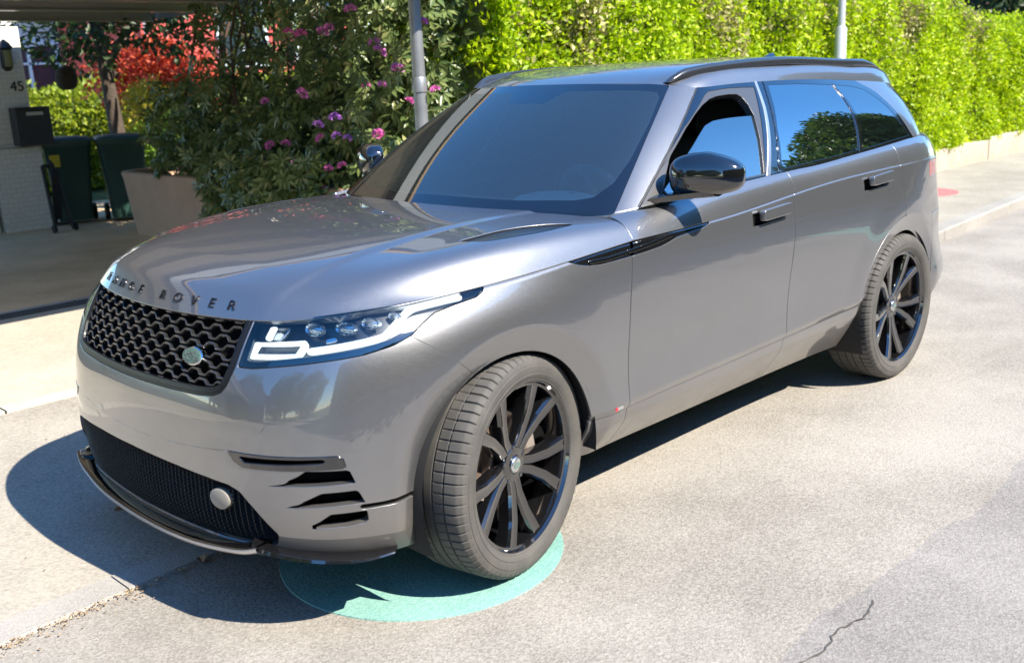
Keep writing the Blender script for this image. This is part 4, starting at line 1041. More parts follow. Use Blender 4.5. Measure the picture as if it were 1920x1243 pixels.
def vnoise(x, y, z, s):
    return (np.sin(x * s + 1.3 * np.sin(y * s * .9 + 2)) + np.sin(z * s * 1.2 + 1.7 * np.sin(x * s * .7 + .5)) + np.sin(y * s * 1.1 + z * s * .6)) / 3
def hedge(name, label, x0, x1, yf, yb, ztop, n, m, leaf=(.06, .035), z0=.3, core=(.03, .05, .008), group=None, facing=1, dry=None):
    root = empty(name, ((x0 + x1) / 2, (yf + yb) / 2, z0)); tag(root, label, 'hedge', group)
    inv = -np.array(root.location)
    A1 = abs(x1 - x0) * 1.0
    # front face, top, two ends; points biased to the near end of the run
    u = rnd.random(n); xx = x1 + (x0 - x1) * u ** 1.0
    if facing > 0: xx = x1 + (x0 - x1) * rnd.random(n) ** 1.3
    zt = np.interp(xx, *ztop) if not np.isscalar(ztop) else np.full(n, ztop)
    top = rnd.random(n) < .26
    zz = np.where(top, zt, z0 - .07 + (zt - z0 + .07) * rnd.random(n)); yy = np.where(top, yf + (yb - yf) * rnd.random(n), yf)
    N_ = np.where(top[:, None], [0, 0, 1.0], [0, float(np.sign(yf - yb)), 0])
    endm = rnd.random(n) < .03
    if facing > 0: xx = np.where(endm, x1, xx); yy = np.where(endm, yf + (yb - yf) * rnd.random(n), yy); N_ = np.where(endm[:, None], [1.0, 0, 0], N_)
    dd = .15 * vnoise(xx, yy, zz, 1.9) + .13 * vnoise(xx, yy, zz * .85, 5.3) + .05 * vnoise(xx + 3, yy, zz, 13) + rnd.normal(0, .05, n) - .03 + np.where(top, np.abs(rnd.normal(0, .06, n)), 0)
    P = np.stack([xx, yy, zz], 1) + N_ * dd[:, None]
    # rounded shoulder
    D = N_ * .8 + unit(n) * .9 + np.array([0, 0, .35]); U = unit(n) * .7 + N_
    s_ = .7 + .6 * rnd.random(n)
    if dry is not None:
        q = (vnoise(xx + 5, yy, zz, 2.9) + .5 * vnoise(xx, yy + 2, zz, 7.7) + rnd.normal(0, .35, n) > .86) | (dd < -.17)
        leaf_mesh('dry_foliage', P[q] + inv, D[q], U[q], leaf[0] * s_[q], leaf[1] * s_[q], dry, root)
        P, D, U, s_ = P[~q], D[~q], U[~q], s_[~q]
    o = leaf_mesh('foliage', P + inv, D, U, leaf[0] * s_, leaf[1] * s_, m, root)
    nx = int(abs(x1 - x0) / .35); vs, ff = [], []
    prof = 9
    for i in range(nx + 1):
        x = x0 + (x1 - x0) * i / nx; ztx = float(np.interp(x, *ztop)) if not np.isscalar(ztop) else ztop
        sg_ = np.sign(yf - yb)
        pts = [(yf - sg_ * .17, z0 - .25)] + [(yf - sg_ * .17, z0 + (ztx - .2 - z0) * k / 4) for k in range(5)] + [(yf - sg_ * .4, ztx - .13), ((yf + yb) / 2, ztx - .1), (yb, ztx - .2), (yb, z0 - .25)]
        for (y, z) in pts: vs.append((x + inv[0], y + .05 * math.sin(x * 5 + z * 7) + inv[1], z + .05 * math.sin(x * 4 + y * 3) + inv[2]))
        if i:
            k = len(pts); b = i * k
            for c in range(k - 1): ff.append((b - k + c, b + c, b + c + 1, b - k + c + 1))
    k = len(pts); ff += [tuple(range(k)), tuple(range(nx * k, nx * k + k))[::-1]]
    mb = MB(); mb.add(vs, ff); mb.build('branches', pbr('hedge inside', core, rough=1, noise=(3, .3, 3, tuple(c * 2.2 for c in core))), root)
    return root
def tree(name, label, loc, h, r, m, n=9000, leaf=.13, crown0=.35, group=None, trunk_r=.16, bark=(.06, .045, .035), sq=1.0, cat='tree', lean=(0, 0)):
    root = empty(name, loc); tag(root, label, cat, group)
    mb = MB(); top = h * .8; base = [(0, 0, -.1), (lean[0] * .2 + .03, lean[1] * .2, h * .25), (lean[0] * .5, lean[1] * .5 + .05, h * .5), (lean[0], lean[1], top)]
    mb.tube(base, [trunk_r, trunk_r * .8, trunk_r * .6, trunk_r * .15], 9)
    cl = []
    nc = 26
    for i in range(nc):
        a = 2.4 * i + rnd.random(); t = (i + .5) / nc; zc = h * (crown0 + (1 - crown0) * t * .93); rr = r * math.sin(math.pi * (.16 + .80 * t)) ** .7 * (.45 + .55 * rnd.random())
        c = np.array([lean[0] * t + rr * math.cos(a), lean[1] * t + rr * math.sin(a), zc]); cl.append((c, r * (.24 + .16 * rnd.random())))
        if i % 2 == 0: mb.tube([(lean[0] * .5 * t, lean[1] * .5 * t, zc - rr * .5 - .1), tuple(c * [.6, .6, 1] - [0, 0, .12]), tuple(c)], [trunk_r * .32, trunk_r * .2, .01], 6)
    mb.build('trunk', pbr('bark', bark, rough=.95, noise=(12, .3, 4, tuple(b * 1.8 for b in bark)), bump=(25, .6, .02)), root, smooth=50)
    P, D = [], []
    per_ = n // nc
    for c, rc in cl:
        v = unit(per_); q = rnd.random(per_) ** .45; p = c + v * q[:, None] * rc * np.array([1.15, 1.15, .8 * sq]); P.append(p); D.append(v + unit(per_) * .8)
    P = np.concatenate(P); D = np.concatenate(D); U = unit(len(P)) + [0, 0, .8]
    leaf_mesh('crown', P, D, U, leaf * (.7 + .6 * rnd.random(len(P))), leaf * .55, m, root)
    return root
LIME = leafmat('lime hedge leaves', (.26, .42, .003), (.56, .70, .005), .48, c3=(.70, .70, .12))
GREEN = leafmat('green leaves', (.035, .08, .012), (.10, .17, .025), .3)
DGREEN = leafmat('dark leaves', (.02, .045, .014), (.055, .10, .03), .25)
RHODO = leafmat('rhododendron leaves', (.085, .135, .042), (.20, .26, .085), .32, rough=.32, c3=(.40, .38, .16))
YEL = leafmat('yellow leaves', (.45, .38, .03), (.62, .50, .06), .35)
MAPLE = leafmat('red maple leaves', (.50, .05, .03), (.75, .17, .07), .4)
# ---------------------------------------------------------------- hedge on its low wall
hx = [-30, -15.8, -12.2, -6, -3.9]; hz = [1.75, 1.92, 2.25, 2.75, 2.9]
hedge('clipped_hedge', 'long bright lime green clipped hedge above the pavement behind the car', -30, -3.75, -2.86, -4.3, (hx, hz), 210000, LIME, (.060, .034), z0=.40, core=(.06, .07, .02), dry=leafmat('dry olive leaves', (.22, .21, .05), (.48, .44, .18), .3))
mb = MB(); x = -30.0; k = 0
vs = []; 
while x < -3.9:
    L_ = 2.6 + .3 * math.sin(k * 1.7); h_ = .36 + .02 * math.sin(k * 2.9); mb.box((x + L_ / 2, -2.83, h_ / 2), (L_ - .006, .24 + .012 * math.sin(k * 4.1), h_)); x += L_; k += 1
o = mb.build('low_stone_wall', pbr('pale wall stone', (.52, .46, .37), rough=.9, noise=(5, .28, 5, (.36, .31, .24)), bump=(30, .5, .01)), bevel=.012); tag(o, 'low pale stone edging wall under the lime green hedge', 'wall')
# tall narrow lamp posts
def post(name, label, loc, r, h, collar, m):
    root = empty(name, loc); tag(root, label, 'post')
    mb = MB(); mb.lathe([(r * 1.0, 0), (r, h * .5), (r * .85, h)], 20); mb.build('pole', m, root, smooth=40)
    if collar: mb = MB(); mb.lathe([(r * 1.55, 0), (r * 1.5, collar), (r * 1.02, collar + .03)], 20); mb.build('base_collar', m, root, smooth=40)
    else: mb = MB(); mb.lathe([(r * 1.12, 0), (r * 1.12, .1), (r * 1.02, .11)], 20, Matrix.Translation((0, 0, 1.55))); mb.build('clamp_band', m, root, smooth=40)
    return root
GALV = pbr('galvanised steel', (.33, .34, .35), rough=.42, metal=.55, noise=(6, .3, 4, (.22, .225, .23)))
post('lamp_post', 'thick grey galvanised steel post in front of the rhododendron', (-2.95, -2.92, 0), .052, 2.75, 0, GALV)
post('street_pole', 'slim pale pole with a thicker white base standing before the lime hedge', (-9.05, -2.62, .1), .044, 5.5, 1.88, pbr('pale post', (.55, .56, .56), rough=.4, metal=.3))
# ---------------------------------------------------------------- rhododendron in its planter
pl = empty('concrete_planter', (-3.75, -6.3, 0)); tag(pl, 'large rounded pinkish concrete planter beneath the rhododendron', 'planter')
def rrect(hx_, hy_, r, n=8):
    o = []
    for cx, cy, a0 in ((hx_ - r, hy_ - r, 0), (-hx_ + r, hy_ - r, 90), (-hx_ + r, -hy_ + r, 180), (hx_ - r, -hy_ + r, 270)):
        for i in range(n + 1): a = R_(a0 + 90 * i / n); o.append((cx + r * math.cos(a), cy + r * math.sin(a)))
    return o
mb = MB(); rings = []
for (sc_, z, ins) in ((.90, 0, 0), (.935, .25, 0), (.985, .66, 0), (1.0, .70, 0), (1.0, .725, 0), (1.0, .735, .015), (1.0, .735, .07), (1.0, .72, .08), (1.0, .60, .085)):
    rings.append([(x * sc_, y * (1 - (1 - sc_) * .35), z) for x, y in rrect(.72 - ins, 2.35 - ins, .30 - ins)])
vs = [p for r in rings for p in r]; k = len(rings[0]); ff = [(i * k + j, i * k + (j + 1) % k, (i + 1) * k + (j + 1) % k, (i + 1) * k + j) for i in range(len(rings) - 1) for j in range(k)]
mb.add(vs, ff); mb.build('planter_body', pbr('planter concrete', (.56, .355, .235), rough=.85, noise=(5, .3, 5, (.46, .29, .19)), bump=(60, .3, .003)), pl, smooth=40)
mb = MB(); mb.add([(x, y, .62) for x, y in rrect(.62, 2.25, .2)], [tuple(range(36))]); mb.build('soil', DIRT, pl)
rh = empty('rhododendron_bush', (-4.2, -5.8, .6)); tag(rh, 'large dark green rhododendron dotted with pink flowers spilling over the concrete planter', 'bush')
def inrh():
    while True:
        p = np.array([rnd.uniform(-6.6, -2.95), rnd.uniform(-8.7, -3.1), rnd.uniform(.35, 3.5)])
        fx = -3.10 + .22 * vnoise(p[0], p[1], p[2], 1.7) + .12 * vnoise(p[0], p[1], p[2], 4) - .10 * max(0, p[2] - 1.5) - (.5 if p[1] < -7.7 else 0) * (p[1] + 7.7) / -1.0
        if p[0] > fx: continue
        if p[0] < fx - .75 and rnd.random() < .75: continue
        if p[2] < .75 and (p[1] < -6.2 or p[0] < fx - .35): continue
        # airy upper part towards the carport side
        if p[1] < -5.0 and p[2] > 1.75 and rnd.random() < (.80 if p[1] < -6.9 else .45): continue
        if p[1] < -7.4 and p[2] > 1.62 + .1 * vnoise(p[0], p[1], p[2], 5): continue
        if p[1] < -8.0 and p[2] > 1.2 and rnd.random() < .5: continue
        return p
RP, RD, RU, RL = [], [], [], []
NW = 4300
for i in range(NW + 620):
    p = inrh() if i < NW else np.array([rnd.uniform(-3.08, -2.78), rnd.uniform(-6.25, -4.3), rnd.uniform(.28, 1.0)]); ax = unit(1)[0] * .6 + [.55, .2, .55]; ax /= np.linalg.norm(ax); t1 = np.cross(ax, [0, 0, 1]); t1 /= np.linalg.norm(t1); t2 = np.cross(ax, t1); kk = rnd.integers(6, 10); a0 = rnd.random() * 6.28; dr = rnd.uniform(-.5, .35)
    for j in range(kk):
        a = a0 + 6.283 * j / kk; d = t1 * math.cos(a) + t2 * math.sin(a) + ax * dr + np.array([0, 0, -.25]); RP.append(p + d * .01); RD.append(d); RU.append(ax + unit(1)[0] * .15); RL.append(rnd.uniform(.085, .135))
RL = np.array(RL); inv = -np.array(rh.location)
leaf_mesh('foliage', np.array(RP) + inv, RD, RU, RL, RL * .36, RHODO, rh, fold=.1)
mb = MB()
for i in range(24):
    y0 = rnd.uniform(-7.8, -4.0); x0 = rnd.uniform(-4.2, -3.6); t_ = [(x0, y0, .55)]
    for j in range(5): t_.append((t_[-1][0] + rnd.uniform(-.22, .22), t_[-1][1] + rnd.uniform(-.25, .3), t_[-1][2] + rnd.uniform(.35, .6)))
    mb.tube([tuple(np.array(q) + inv) for q in t_], np.linspace(rnd.uniform(.022, .045), .006, 6).tolist(), 6)
mb.build('branches', pbr('rhododendron wood', (.09, .055, .035), rough=.9), rh, smooth=60)
mb = MB(); vs = []
for i in range(19):
    for j in range(9):
        y = -8.2 + 5.0 * i / 18; z = .7 + (2.0 - .75 * (y < -6.9)) * j / 8; vs.append((-4.25 + .25 * math.sin(i * 1.3 + j) - .12 * j * .5 + inv[0], y + inv[1], z + inv[2]))
mb.add(vs, [(i * 9 + j, (i + 1) * 9 + j, (i + 1) * 9 + j + 1, i * 9 + j + 1) for i in range(18) for j in range(8) if not (j > 3 and i < 12)])
# flowers: (pixel-free) positions over the outer face of the bush
PINK = [pbr('flower pink', (.68, .22, .58), rough=.6), pbr('flower magenta', (.74, .18, .50), rough=.6), pbr('flower lilac', (.48, .20, .66), rough=.6)]
def flower_mesh(m):
    P, D, U = [], [], []
    for i in range(70):
        v = unit(1)[0]; v[2] = abs(v[2]) * .8 - .1; P.append(v * .026); D.append(v + unit(1)[0] * .3); U.append(unit(1)[0])
    o = leaf_mesh('flower_cluster', P, D, U, .032, .022, m, rh, fold=.25); return o
FL = [(-3.03, -5.76, 0.74, 0), (-3.03, -5.43, 0.71, 0), (-3.03, -5.26, 0.63, 0), (-3.03, -5.75, 0.56, 0), (-3.03, -5.18, 1.1, 1), (-3.03, -4.91, 1.12, 1), (-3.03, -4.77, 0.94, 1), (-3.03, -4.38, 1.29, 2), (-3.03, -4.37, 1.18, 1), (-3.03, -4.12, 1.2, 2), (-3.03, -3.97, 1.18, 2), (-3.03, -4.12, 1.35, 2), (-3.03, -4.28, 0.92, 1), (-3.03, -4.08, 0.95, 1), (-3.03, -3.55, 1.22, 1), (-3.03, -4.39, 0.73, 1), (-3.03, -3.51, 1.94, 0), (-3.03, -3.45, 1.87, 0), (-3.03, -2.91, 2.06, 1), (-3.03, -2.81, 1.56, 1), (-3.03, -3.12, 1.48, 1), (-3.03, -4.1, 2.09, 0), (-3.03, -4.2, 2.06, 0), (-3.03, -4.52, 2.06, 1), (-3.03, -3.79, 2.21, 0), (-3.03, -3.24, 1.73, 0), (-3.03, -3.45, 1.61, 0), (-3.03, -4.58, 1.56, 0), (-3.03, -5.19, 1.5, 0), (-3.03, -3.66, 1.61, 1), (-3.03, -4.7, 2.09, 1)]
proto = [flower_mesh(m) for m in PINK]; used_ = set()
for i, (x, y, z, k) in enumerate(FL):
    o = proto[k] if k not in used_ else proto[k].copy()
    if k in used_: col.objects.link(o); o.parent = rh
    used_.add(k); dx = .02
    o.location = (x + dx + inv[0], y + inv[1], z + inv[2]); o.rotation_euler = (rnd.uniform(-.4, .4), rnd.uniform(0, .9), rnd.uniform(0, 6)); s = rnd.uniform(.75, 1.15); o.scale = (s, s, s)
# buds are small pale tips
# ---------------------------------------------------------------- carport
cp = empty('carport', (4.5, -2.4, 0)); tag(cp, 'flat carport roof on steel beams over the driveway beside the bins', 'carport')
BX = lambda mb, c, d: mb.box((c[0] - 4.5, c[1] + 2.4, c[2]), d)
mb = MB(); BX(mb, (4.9, -3.8, 2.66), (16.0, 2.78, .05)); BX(mb, (4.6, -7.42, 2.66), (16.6, 4.46, .05)); BX(mb, (-3.98, -8.5, 2.66), (.56, 2.3, .05)); mb.build('roof_deck', pbr('carport deck', (.64, .59, .52), rough=.8, noise=(3, .3, 3, (.50, .46, .40))), cp)
mb = MB(); BX(mb, (4.9, -2.42, 2.62), (16.1, .03, .26)); mb.build('roof_fascia', pbr('pale fascia', (.17, .19, .195), rough=.5), cp)
mb = MB(); BX(mb, (-3.12, -3.8, 2.64), (.03, 2.7, .12)); BX(mb, (-3.72, -6.25, 2.64), (.03, 2.1, .12)); BX(mb, (-4.33, -8.5, 2.60), (.03, 2.3, .18)); mb.build('roof_end_board', pbr('end board', (.16, .20, .26), rough=.6), cp)
mb = MB(); BX(mb, (4.9, -2.41, 2.775), (16.2, .09, .05)); mb.build('roof_edge_strip', pbr('brown edge', (.32, .2, .085), rough=.6), cp)
for y in (-2.7, -4.0, -5.3, -6.6, -7.9, -9.55):
    xm_, xl_ = (4.9, 15.9) if y > -5.1 else (4.6, 16.5) if y > -7.4 else (4.33, 17.1); mb = MB(); BX(mb, (xm_, y, 2.56), (xl_, .02, .15)); BX(mb, (xm_, y, 2.482), (xl_, .12, .014)); BX(mb, (xm_, y, 2.628), (xl_, .12, .003)); mb.build('roof_beam', pbr('painted steel', (.36, .35, .33), rough=.35, metal=.3, coat=.3), cp)
for x, y in ((2.6, -5.6), (8.5, -5.6), (8.5, -9.5)):
    mb = MB(); BX(mb, (x, y, 1.24), (.12, .12, 2.47)); mb.build('carport_post', pbr('dark post', (.05, .05, .05), rough=.5), cp, bevel=.006)
# painted brick pillar with number, letter box, lantern
WB = None
def brickmat():
    m, t = mat('white painted brick'); N = t.nodes.new; L = t.links.new
    o = N('ShaderNodeOutputMaterial'); p = N('ShaderNodeBsdfPrincipled'); L(p.outputs[0], o.inputs[0]); p.inputs['Roughness'].default_value = .75
    tc = N('ShaderNodeTexCoord'); mp = N('ShaderNodeMapping'); mp.inputs['Rotation'].default_value = (R_(90), 0, 0); L(tc.outputs['Object'], mp.inputs[0])
    b = N('ShaderNodeTexBrick'); b.inputs['Scale'].default_value = 4.2; b.inputs['Mortar Size'].default_value = .012; b.inputs['Color1'].default_value = (.84, .82, .76, 1); b.inputs['Color2'].default_value = (.80, .78, .72, 1); b.inputs['Mortar'].default_value = (.62, .60, .55, 1)
    L(mp.outputs[0], b.inputs[0]); L(b.outputs[0], p.inputs['Base Color'])
    bu = N('ShaderNodeBump'); bu.inputs['Distance'].default_value = .006; L(b.outputs['Fac'], bu.inputs['Height']); bu.invert = True; L(bu.outputs[0], p.inputs['Normal']); return m
BRK = brickmat()
pr = empty('gate_pillar', (-2.3, -10.35, 0)); tag(pr, 'white painted brick pillar carrying the house number at the left edge', 'pillar')
mb = MB(); mb.box((-.03, 0, 1.74), (.86, .5, 1.42)); mb.build('pillar_shaft', BRK, pr, bevel=.006)
mb = MB(); mb.box((-.215, .03, .51), (.56, .56, 1.02)); mb.box((.36, -.02, .515), (.50, .5, 1.03)); mb.build('pillar_base', BRK, pr, bevel=.006)
mb = MB(); mb.box((-.03, .005, 1.045), (.92, .55, .035)); mb.build('pillar_ledge', pbr('ledge', (.66, .65, .62), rough=.6), pr, bevel=.004)
mt = Matrix.Translation((-.34, .256, 1.745)) @ Matrix.Rotation(R_(180), 4, 'Z') @ Matrix.Rotation(R_(90), 4, 'X')
text_obj('house_number', '45', .17, mt, pbr('number black', (.02, .02, .02), rough=.4), pr, .006)
lb = empty('letter_box', (-2.70, -9.99, 1.27)); tag(lb, 'dark grey metal letter box fixed to the white brick pillar', 'letter box')
mb = MB(); mb.box((0, 0, 0), (.42, .2, .46)); mb.build('box_body', pbr('anthracite', (.045, .045, .05), rough=.4), lb, bevel=.006)
mb = MB(); mb.box((-.02, .103, .15), (.20, .006, .04)); mb.build('name_plate', pbr('name plate', (.55, .55, .52), rough=.3), lb)
mb = MB(); mb.box((0, .1025, .205), (.38, .008, .03)); mb.build('box_flap', pbr('flap', (.03, .03, .033), rough=.35), lb)
ln_ = empty('wall_lantern', (-2.53, -10.0, 2.1)); tag(ln_, 'black wall lantern above the number on the white pillar', 'lantern')
mb = MB(); mb.lathe([(.03, -.17), (.05, -.15), (.07, -.12), (.075, .08), (.10, .10), (.06, .16), (.01, .2)], 8); mb.build('lantern_cage', SBLACK, ln_)
mb = MB(); mb.lathe([(.055, -.12), (.06, .07)], 8, Matrix.Translation((0, .02, 0))); mb.build('lantern_glass', pbr('lantern glass', (.25, .25, .12), rough=.2), ln_)
mb = MB(); mb.box((0, -.07, -.02), (.04, .12, .04)); mb.build('lantern_bracket', SBLACK, ln_)
# hanging globe lamp
gl_ = empty('hanging_globe', (-2.72, -8.8, 1.81)); tag(gl_, 'dark round lamp hanging under the carport roof', 'lamp')
mb = MB(); mb.lathe([(.001, -.13), (.06, -.125), (.10, -.09), (.118, -.03), (.118, .03), (.10, .09), (.06, .125), (.02, .14)], 20); mb.build('globe', pbr('wicker', (.035, .028, .022), rough=.8, bump=(40, 1, .02)), gl_, smooth=60)
mb = MB(); mb.tube([(0, 0, .13), (0, 0, .66)], .006, 6); mb.build('cord', SBLACK, gl_)
# wheelie bins
def make_bin(loc, rz, label, sticker):
    b = empty('wheelie_bin', loc); b.rotation_euler = (0, 0, rz); tag(b, label, 'bin', 'green wheelie bins under the carport')
    mb = MB(); rings = []
    for z, hx_, hy_ in ((.05, .20, .22), (.5, .235, .26), (.98, .275, .31), (1.0, .29, .33), (1.04, .29, .33)): rings.append([(x, y, z) for x, y in rrect(hx_, hy_, .05, 4)])
    k = len(rings[0]); mb.add([p for r in rings for p in r], [(i * k + j, i * k + (j + 1) % k, (i + 1) * k + (j + 1) % k, (i + 1) * k + j) for i in range(4) for j in range(k)] + [tuple(range(k))[::-1]])
    mb.build('bin_body', BING, b, smooth=40)
    mb = MB(); rings = []
    for z, hx_, hy_ in ((1.04, .31, .35), (1.065, .31, .35), (1.09, .27, .31), (1.105, .15, .2)): rings.append([(x, y, z) for x, y in rrect(hx_, hy_, .06, 4)])
    mb.add([p for r in rings for p in r], [(i * k + j, i * k + (j + 1) % k, (i + 1) * k + (j + 1) % k, (i + 1) * k + j) for i in range(3) for j in range(k)] + [tuple(range(3 * k, 4 * k)), tuple(range(k))[::-1]])
    mb.build('bin_lid', BING, b, smooth=40)
    for s in (-1, 1): mb = MB(); mb.lathe([(0, .03), (.10, .03), (.11, .015), (.11, -.015), (.10, -.03), (0, -.03)], 20, Matrix.Translation((s * .25, -.2, .11)) @ Matrix.Rotation(R_(90), 4, 'Y')); mb.build('bin_wheel', SBLACK, b, smooth=40)
    if sticker: mb = MB(); mb.box((.16, .300, .82), (.12, .006, .15), M=Matrix.Rotation(R_(-5), 3, 'X')); mb.build('sticker', pbr('yellow sticker', (.60, .48, .03), rough=.5), b)
    return b
BING = pbr('bin green', (.022, .066, .055), rough=.5)
make_bin((-3.18, -10.25, 0), R_(-20), 'dark green wheelie bin with a yellow sticker next to the white pillar', True)
make_bin((-3.72, -9.85, 0), R_(-20), 'dark green wheelie bin without a sticker standing nearer the planter', False)
# folded black trolley leaning at the pillar
tr = empty('folded_trolley', (-2.72, -9.55, 0)); tag(tr, 'folded black trolley leaning beside the white pillar base', 'trolley')
mb = MB(); mb.tube([(-.10, .08, .02), (-.02, -.10, .82), (.0, -.16, .86)], .024, 8); mb.tube([(.12, .08, .02), (.10, -.10, .80)], .024, 8); mb.tube([(-.1, .06, .1), (.12, .06, .1)], .018, 8); mb.tube([(-.02, -.1, .8), (.10, -.1, .8)], .02, 8); mb.build('trolley_frame', SBLACK, tr, smooth=60)
mb = MB(); mb.box((.02, .0, .45), (.10, .05, .62), M=Matrix.Rotation(R_(-12), 3, 'X')); mb.build('trolley_bag', pbr('trolley cloth', (.02, .02, .022), rough=.8), tr, bevel=.015)
for sx_ in (-.12, .14): mb = MB(); mb.lathe([(0, .015), (.05, .015), (.055, 0), (.05, -.015), (0, -.015)], 16, Matrix.Translation((sx_, .09, .055)) @ Matrix.Rotation(R_(90), 4, 'Y')); mb.build('trolley_wheel', SBLACK, tr, smooth=50)
# ---------------------------------------------------------------- gardens and houses beyond the carport
hedge('garden_hedge', 'low yellow green garden hedge behind the bins', -12.0, -3.6, -14.2, -15.2, 1.62, 14000, leafmat('yellowgreen leaves', (.16, .24, .01), (.36, .42, .03), .4), (.10, .06), z0=.1, core=(.04, .06, .01), facing=0)
def house(name, label, c, size, wallc, roofc, wins, gable=True, face=1, cat='house', trimc=(.75, .77, .78), roofh=None):
    b = empty(name, (c[0], c[1], 0)); tag(b, label, cat); W_, D_, H_ = size
    wm = pbr(name + ' wall', wallc, rough=.85, noise=(2, .3, 4, tuple(v * .88 for v in wallc)))
    mb = MB(); mb.box((0, 0, H_ / 2), (W_, D_, H_)); rhh = roofh or H_ * .45
    if gable: mb.add([(-W_ / 2, -D_ / 2, H_), (-W_ / 2, D_ / 2, H_), (-W_ / 2, 0, H_ + rhh), (W_ / 2, -D_ / 2, H_), (W_ / 2, D_ / 2, H_), (W_ / 2, 0, H_ + rhh)], [(0, 2, 1), (3, 4, 5)])
    mb.build('wall', wm, b)
    mb = MB(); e = .45
    if gable:
        for s in (-1, 1):
            y0, z0, y1, z1 = s * (D_ / 2 + e), H_ - e * rhh / (D_ / 2), 0, H_ + rhh
            P = [(-W_ / 2 - e, y0, z0), (W_ / 2 + e, y0, z0), (W_ / 2 + e, y1, z1), (-W_ / 2 - e, y1, z1)]; mb.add(P + [(p[0], p[1], p[2] + .16) for p in P], [(0, 1, 2, 3), (7, 6, 5, 4), (0, 4, 5, 1), (1, 5, 6, 2), (3, 7, 4, 0), (2, 6, 7, 3)])
    else: mb.box((0, 0, H_ + .1), (W_ + .6, D_ + .6, .2))
    mb.build('roof', pbr(name + ' roof', roofc, rough=.8, noise=(4, .3, 3, tuple(v * .6 for v in roofc))), b)
    for (x, z, w_, h_) in wins:
        y = face * (D_ / 2); mb = MB()
        for (cx, cz, sx, sz) in ((x, z + h_ / 2, w_ + .12, .09), (x, z - h_ / 2, w_ + .16, .09), (x - w_ / 2, z, .09, h_), (x + w_ / 2, z, .09, h_), (x, z, .06, h_), (x, z + h_ * .15, w_, .05)): mb.box((cx, y + face * .03, cz), (sx, .1, sz))
        f_ = mb.build('window', pbr('window frame', trimc, rough=.5), b)
        mb = MB(); mb.box((x, y + face * .012, z), (w_, .02, h_)); mb.build('pane', pbr('window pane', (.03, .045, .055), rough=.05, coat=1), f_)
    return b
house('white_house', 'white rendered house with tall pale windows beyond the low garden hedge', (-8.2, -24.0, 0), (9, 6, 5.2), (.72, .73, .72), (.16, .10, .08), [(3.3, 2.1, 1.3, 1.2), (1.2, 2.1, 1.3, 1.2), (-1.5, 2.1, 1.3, 1.2), (3.3, 4.2, 1.2, 1.2)], trimc=(.8, .9, .92))
mb = MB(); mb.box((-7.6, -20.4, .83), (9, .25, 1.66)); o = mb.build('garden_wall', pbr('sandstone', (.52, .36, .22), rough=.9, noise=(5, .3, 4, (.42, .28, .17)))); tag(o, 'sandy orange garden wall in front of the white house', 'wall')
house('red_house', 'red timber house with a dark gridded window behind the rhododendron', (-10.3, -19.9, 0), (5.2, 6, 5.5), (.55, .085, .075), (.12, .1, .1), [(.35, 2.8, 1.15, 1.5), (-1.5, 2.8, 1.0, 1.5)], trimc=(.6, .68, .74))
house('grey_house', 'pale grey house glimpsed above the rhododendron', (-16.5, -13.5, 0), (5, 7, 6), (.62, .64, .66), (.16, .15, .15), [(0, 3.2, 1.4, 1.4)], trimc=(.8, .8, .8))
mb = MB(); mb.tube([(-5.78, -12.9, 0), (-5.80, -12.9, 2.1), (-5.79, -12.9, 3.0)], .028, 10); o = mb.build('washing_pole', pbr('white pole', (.62, .60, .66), rough=.5), smooth=60); tag(o, 'thin white pole standing in front of the red house wall', 'pole')
tree('red_maple', 'small red leaved maple below the red house wall', (-5.7, -12.4, 0), 2.35, .95, MAPLE, n=3600, leaf=.11, crown0=.55, trunk_r=.05)
tree('yellow_shrub', 'golden yellow shrub under the red maple', (-5.0, -11.4, 0), 1.75, .62, YEL, n=3000, leaf=.075, crown0=.35, trunk_r=.03, cat='shrub')
tree('green_shrub', 'bright green shrub between the bins and the planter', (-4.9, -10.4, 0), 1.45, .7, leafmat('shrub leaves', (.08, .18, .01), (.2, .34, .03), .35), n=3000, leaf=.08, crown0=.25, trunk_r=.03, cat='shrub')
tree('garden_tree', 'dark leaning tree whose trunk rises behind the bins', (-4.3, -10.9, 0), 4.6, 1.5, DGREEN, n=5200, leaf=.13, crown0=.48, trunk_r=.13, lean=(.5, .2))
tree('garden_tree', 'dark multi branched tree rising behind the planter', (-6.0, -9.3, 0), 4.6, 1.7, DGREEN, n=3400, leaf=.12, crown0=.50, trunk_r=.11, lean=(-.2, .7))
tree('street_tree', 'dark conifer green tree over the far end of the lime hedge', (-26.0, -7.5, 0), 9, 4.0, DGREEN, n=14000, leaf=.24, crown0=.18, trunk_r=.3)
tree('street_tree', 'shadowy broad tree behind the far end of the lime hedge', (-33, -9, 0), 10, 5, DGREEN, n=12000, leaf=.3, crown0=.15, trunk_r=.3)
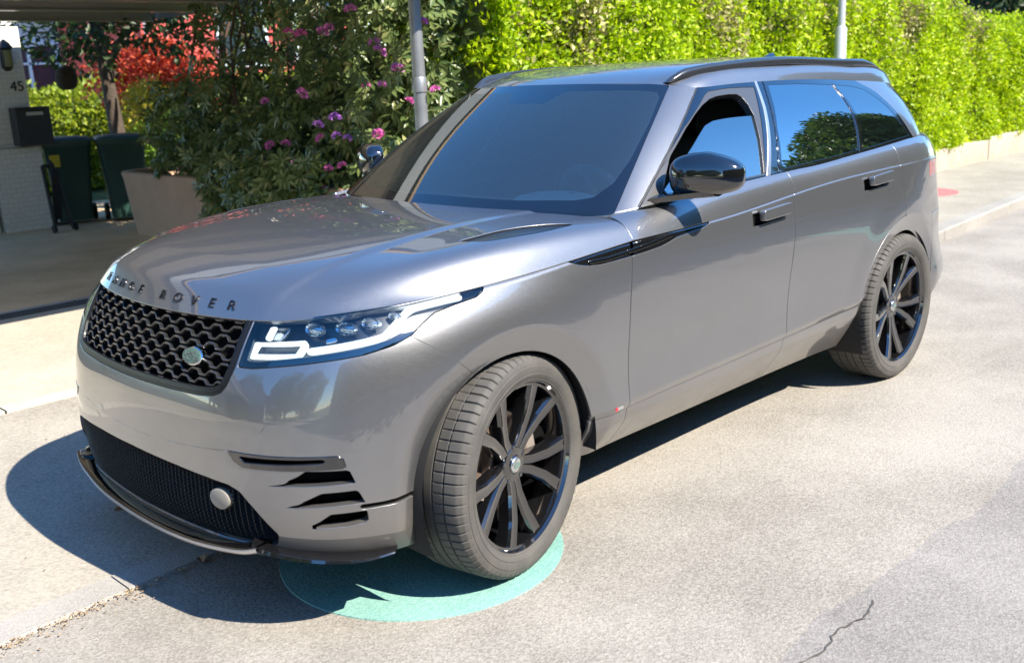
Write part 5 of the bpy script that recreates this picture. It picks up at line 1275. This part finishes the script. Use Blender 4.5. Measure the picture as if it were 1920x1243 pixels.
# ---------------------------------------------------------------- the other side of the street (seen in paint and glass)
hedge('opposite_hedge', 'tall dark green hedge on the far side of the street facing the car', -22, 9, 8.9, 10.6, 5.5, 30000, GREEN, (.16, .10), z0=.1, core=(.02, .03, .01), facing=0)
house('gabled_house', 'cream house with a dark gabled roof across the street', (-9.0, 17.5, 0), (10, 9, 5.6), (.62, .56, .45), (.10, .075, .06), [(-3, 1.7, 1.4, 1.2), (0, 1.7, 1.4, 1.2), (3, 1.7, 1.4, 1.2)], face=-1, roofh=3.0)
house('white_villa', 'white villa at the open end of the street in front of the car', (19, -4.5, 0), (8, 9, 3.6), (.42, .40, .37), (.20, .12, .09), [(-2, 1.8, 1.4, 1.3), (1.5, 1.8, 1.4, 1.3)], face=1, roofh=2.4)
tree('street_tree', 'large dark green tree down the street on the side opposite the lime hedge', (-27.0, 10.0, 0), 12.5, 4.8, GREEN, n=22000, leaf=.42, crown0=.1, trunk_r=.3)
tree('street_tree', 'farthest dark tree down the street on the side opposite the lime hedge', (-38.0, 9.5, 0), 15.0, 6.0, GREEN, n=22000, leaf=.55, crown0=.08, trunk_r=.35)
tree('street_tree', 'round green tree beside the cream gabled house', (-16.5, 13.0, 0), 9.5, 3.3, GREEN, n=20000, leaf=.30, crown0=.2, trunk_r=.22)
tree('street_tree', 'tall green tree across the street ahead of the car', (3.5, 15.5, 0), 8.5, 3.2, GREEN, n=8000, leaf=.24, crown0=.22, trunk_r=.22)
tree('street_tree', 'green tree on the pavement in front of the white villa', (13.5, 3.5, 0), 6.0, 2.2, GREEN, n=7000, leaf=.2, crown0=.28, trunk_r=.18)
tree('street_tree', 'slender green tree by the white villa corner', (12.5, -8.0, 0), 6.5, 2.0, GREEN, n=6000, leaf=.2, crown0=.2, trunk_r=.16)
hedge('front_garden_hedge', 'green garden hedge beyond the carport floor ahead of the car', 9.5, 24, -2.9, -4.2, 2.3, 9000, GREEN, (.14, .09), z0=.1, core=(.02, .03, .01), facing=0)
tree('street_tree', 'broad dark tree closing the street far ahead of the car', (30, 3.5, 0), 11, 5.5, GREEN, n=12000, leaf=.4, crown0=.1, trunk_r=.35)
tree('street_tree', 'dark tree behind the white villa far ahead of the car', (30, -9, 0), 12, 5.5, GREEN, n=12000, leaf=.4, crown0=.1, trunk_r=.35)
tree('street_tree', 'dark spreading tree across the street well ahead of the car', (22, 12, 0), 9.5, 4.5, GREEN, n=12000, leaf=.36, crown0=.1, trunk_r=.3)
# ---------------------------------------------------------------- litter along the kerb
P, D, U, Ls = [], [], [], []
for i in range(3200):
    x = rnd.uniform(-.4, 2.0); y = kerb_y(x) + rnd.normal(.012, .012) + (abs(rnd.normal(0, .05)) if rnd.random() < .3 else 0); P.append((x, y, .006 + rnd.random() * .008)); d = unit(1)[0]; d[2] *= .15; D.append(d); U.append((rnd.normal(0, .3), rnd.normal(0, .3), 1)); Ls.append(0.003 + .013 * rnd.random() ** 3)
for i in range(120):
    x = rnd.uniform(-3, 2.2); y = rnd.uniform(-2.4, .1); P.append((x, y, .010)); d = unit(1)[0]; d[2] *= .1; D.append(d); U.append((0, 0, 1)); Ls.append(rnd.uniform(.006, .02))
o = leaf_mesh('leaf_litter', P, D, U, np.array(Ls), np.array(Ls) * .55, leafmat('dry litter', (.17, .11, .06), (.50, .36, .20), .1)); tag(o, 'dry leaf crumbs and grit gathered along the kerb by the front bumper', 'leaf litter', kind='stuff')
for i, (x, y, s, lab) in enumerate(((.69, -.70, .05, 'curled brown dead leaf on the shaded pavement ahead of the bumper'), (.70, -.02, .06, 'dry brown leaf on the kerb joint under the bumper lip'))):
    vs = [(-s / 2, 0, 0), (-s * .2, s * .28, .012), (s * .2, s * .22, .014), (s / 2, 0, .004), (s * .15, -s * .25, .013), (-s * .2, -s * .22, .010), (0, 0, -.002)]
    mb = MB(); mb.add(vs, [(6, 0, 1), (6, 1, 2), (6, 2, 3), (6, 3, 4), (6, 4, 5), (6, 5, 0)]); o = mb.build('fallen_leaf', pbr('dead leaf', (.36, .19, .09), rough=.8), loc=(x, y, .014)); o.rotation_euler = (0, 0, i * 1.3); tag(o, lab, 'leaf')
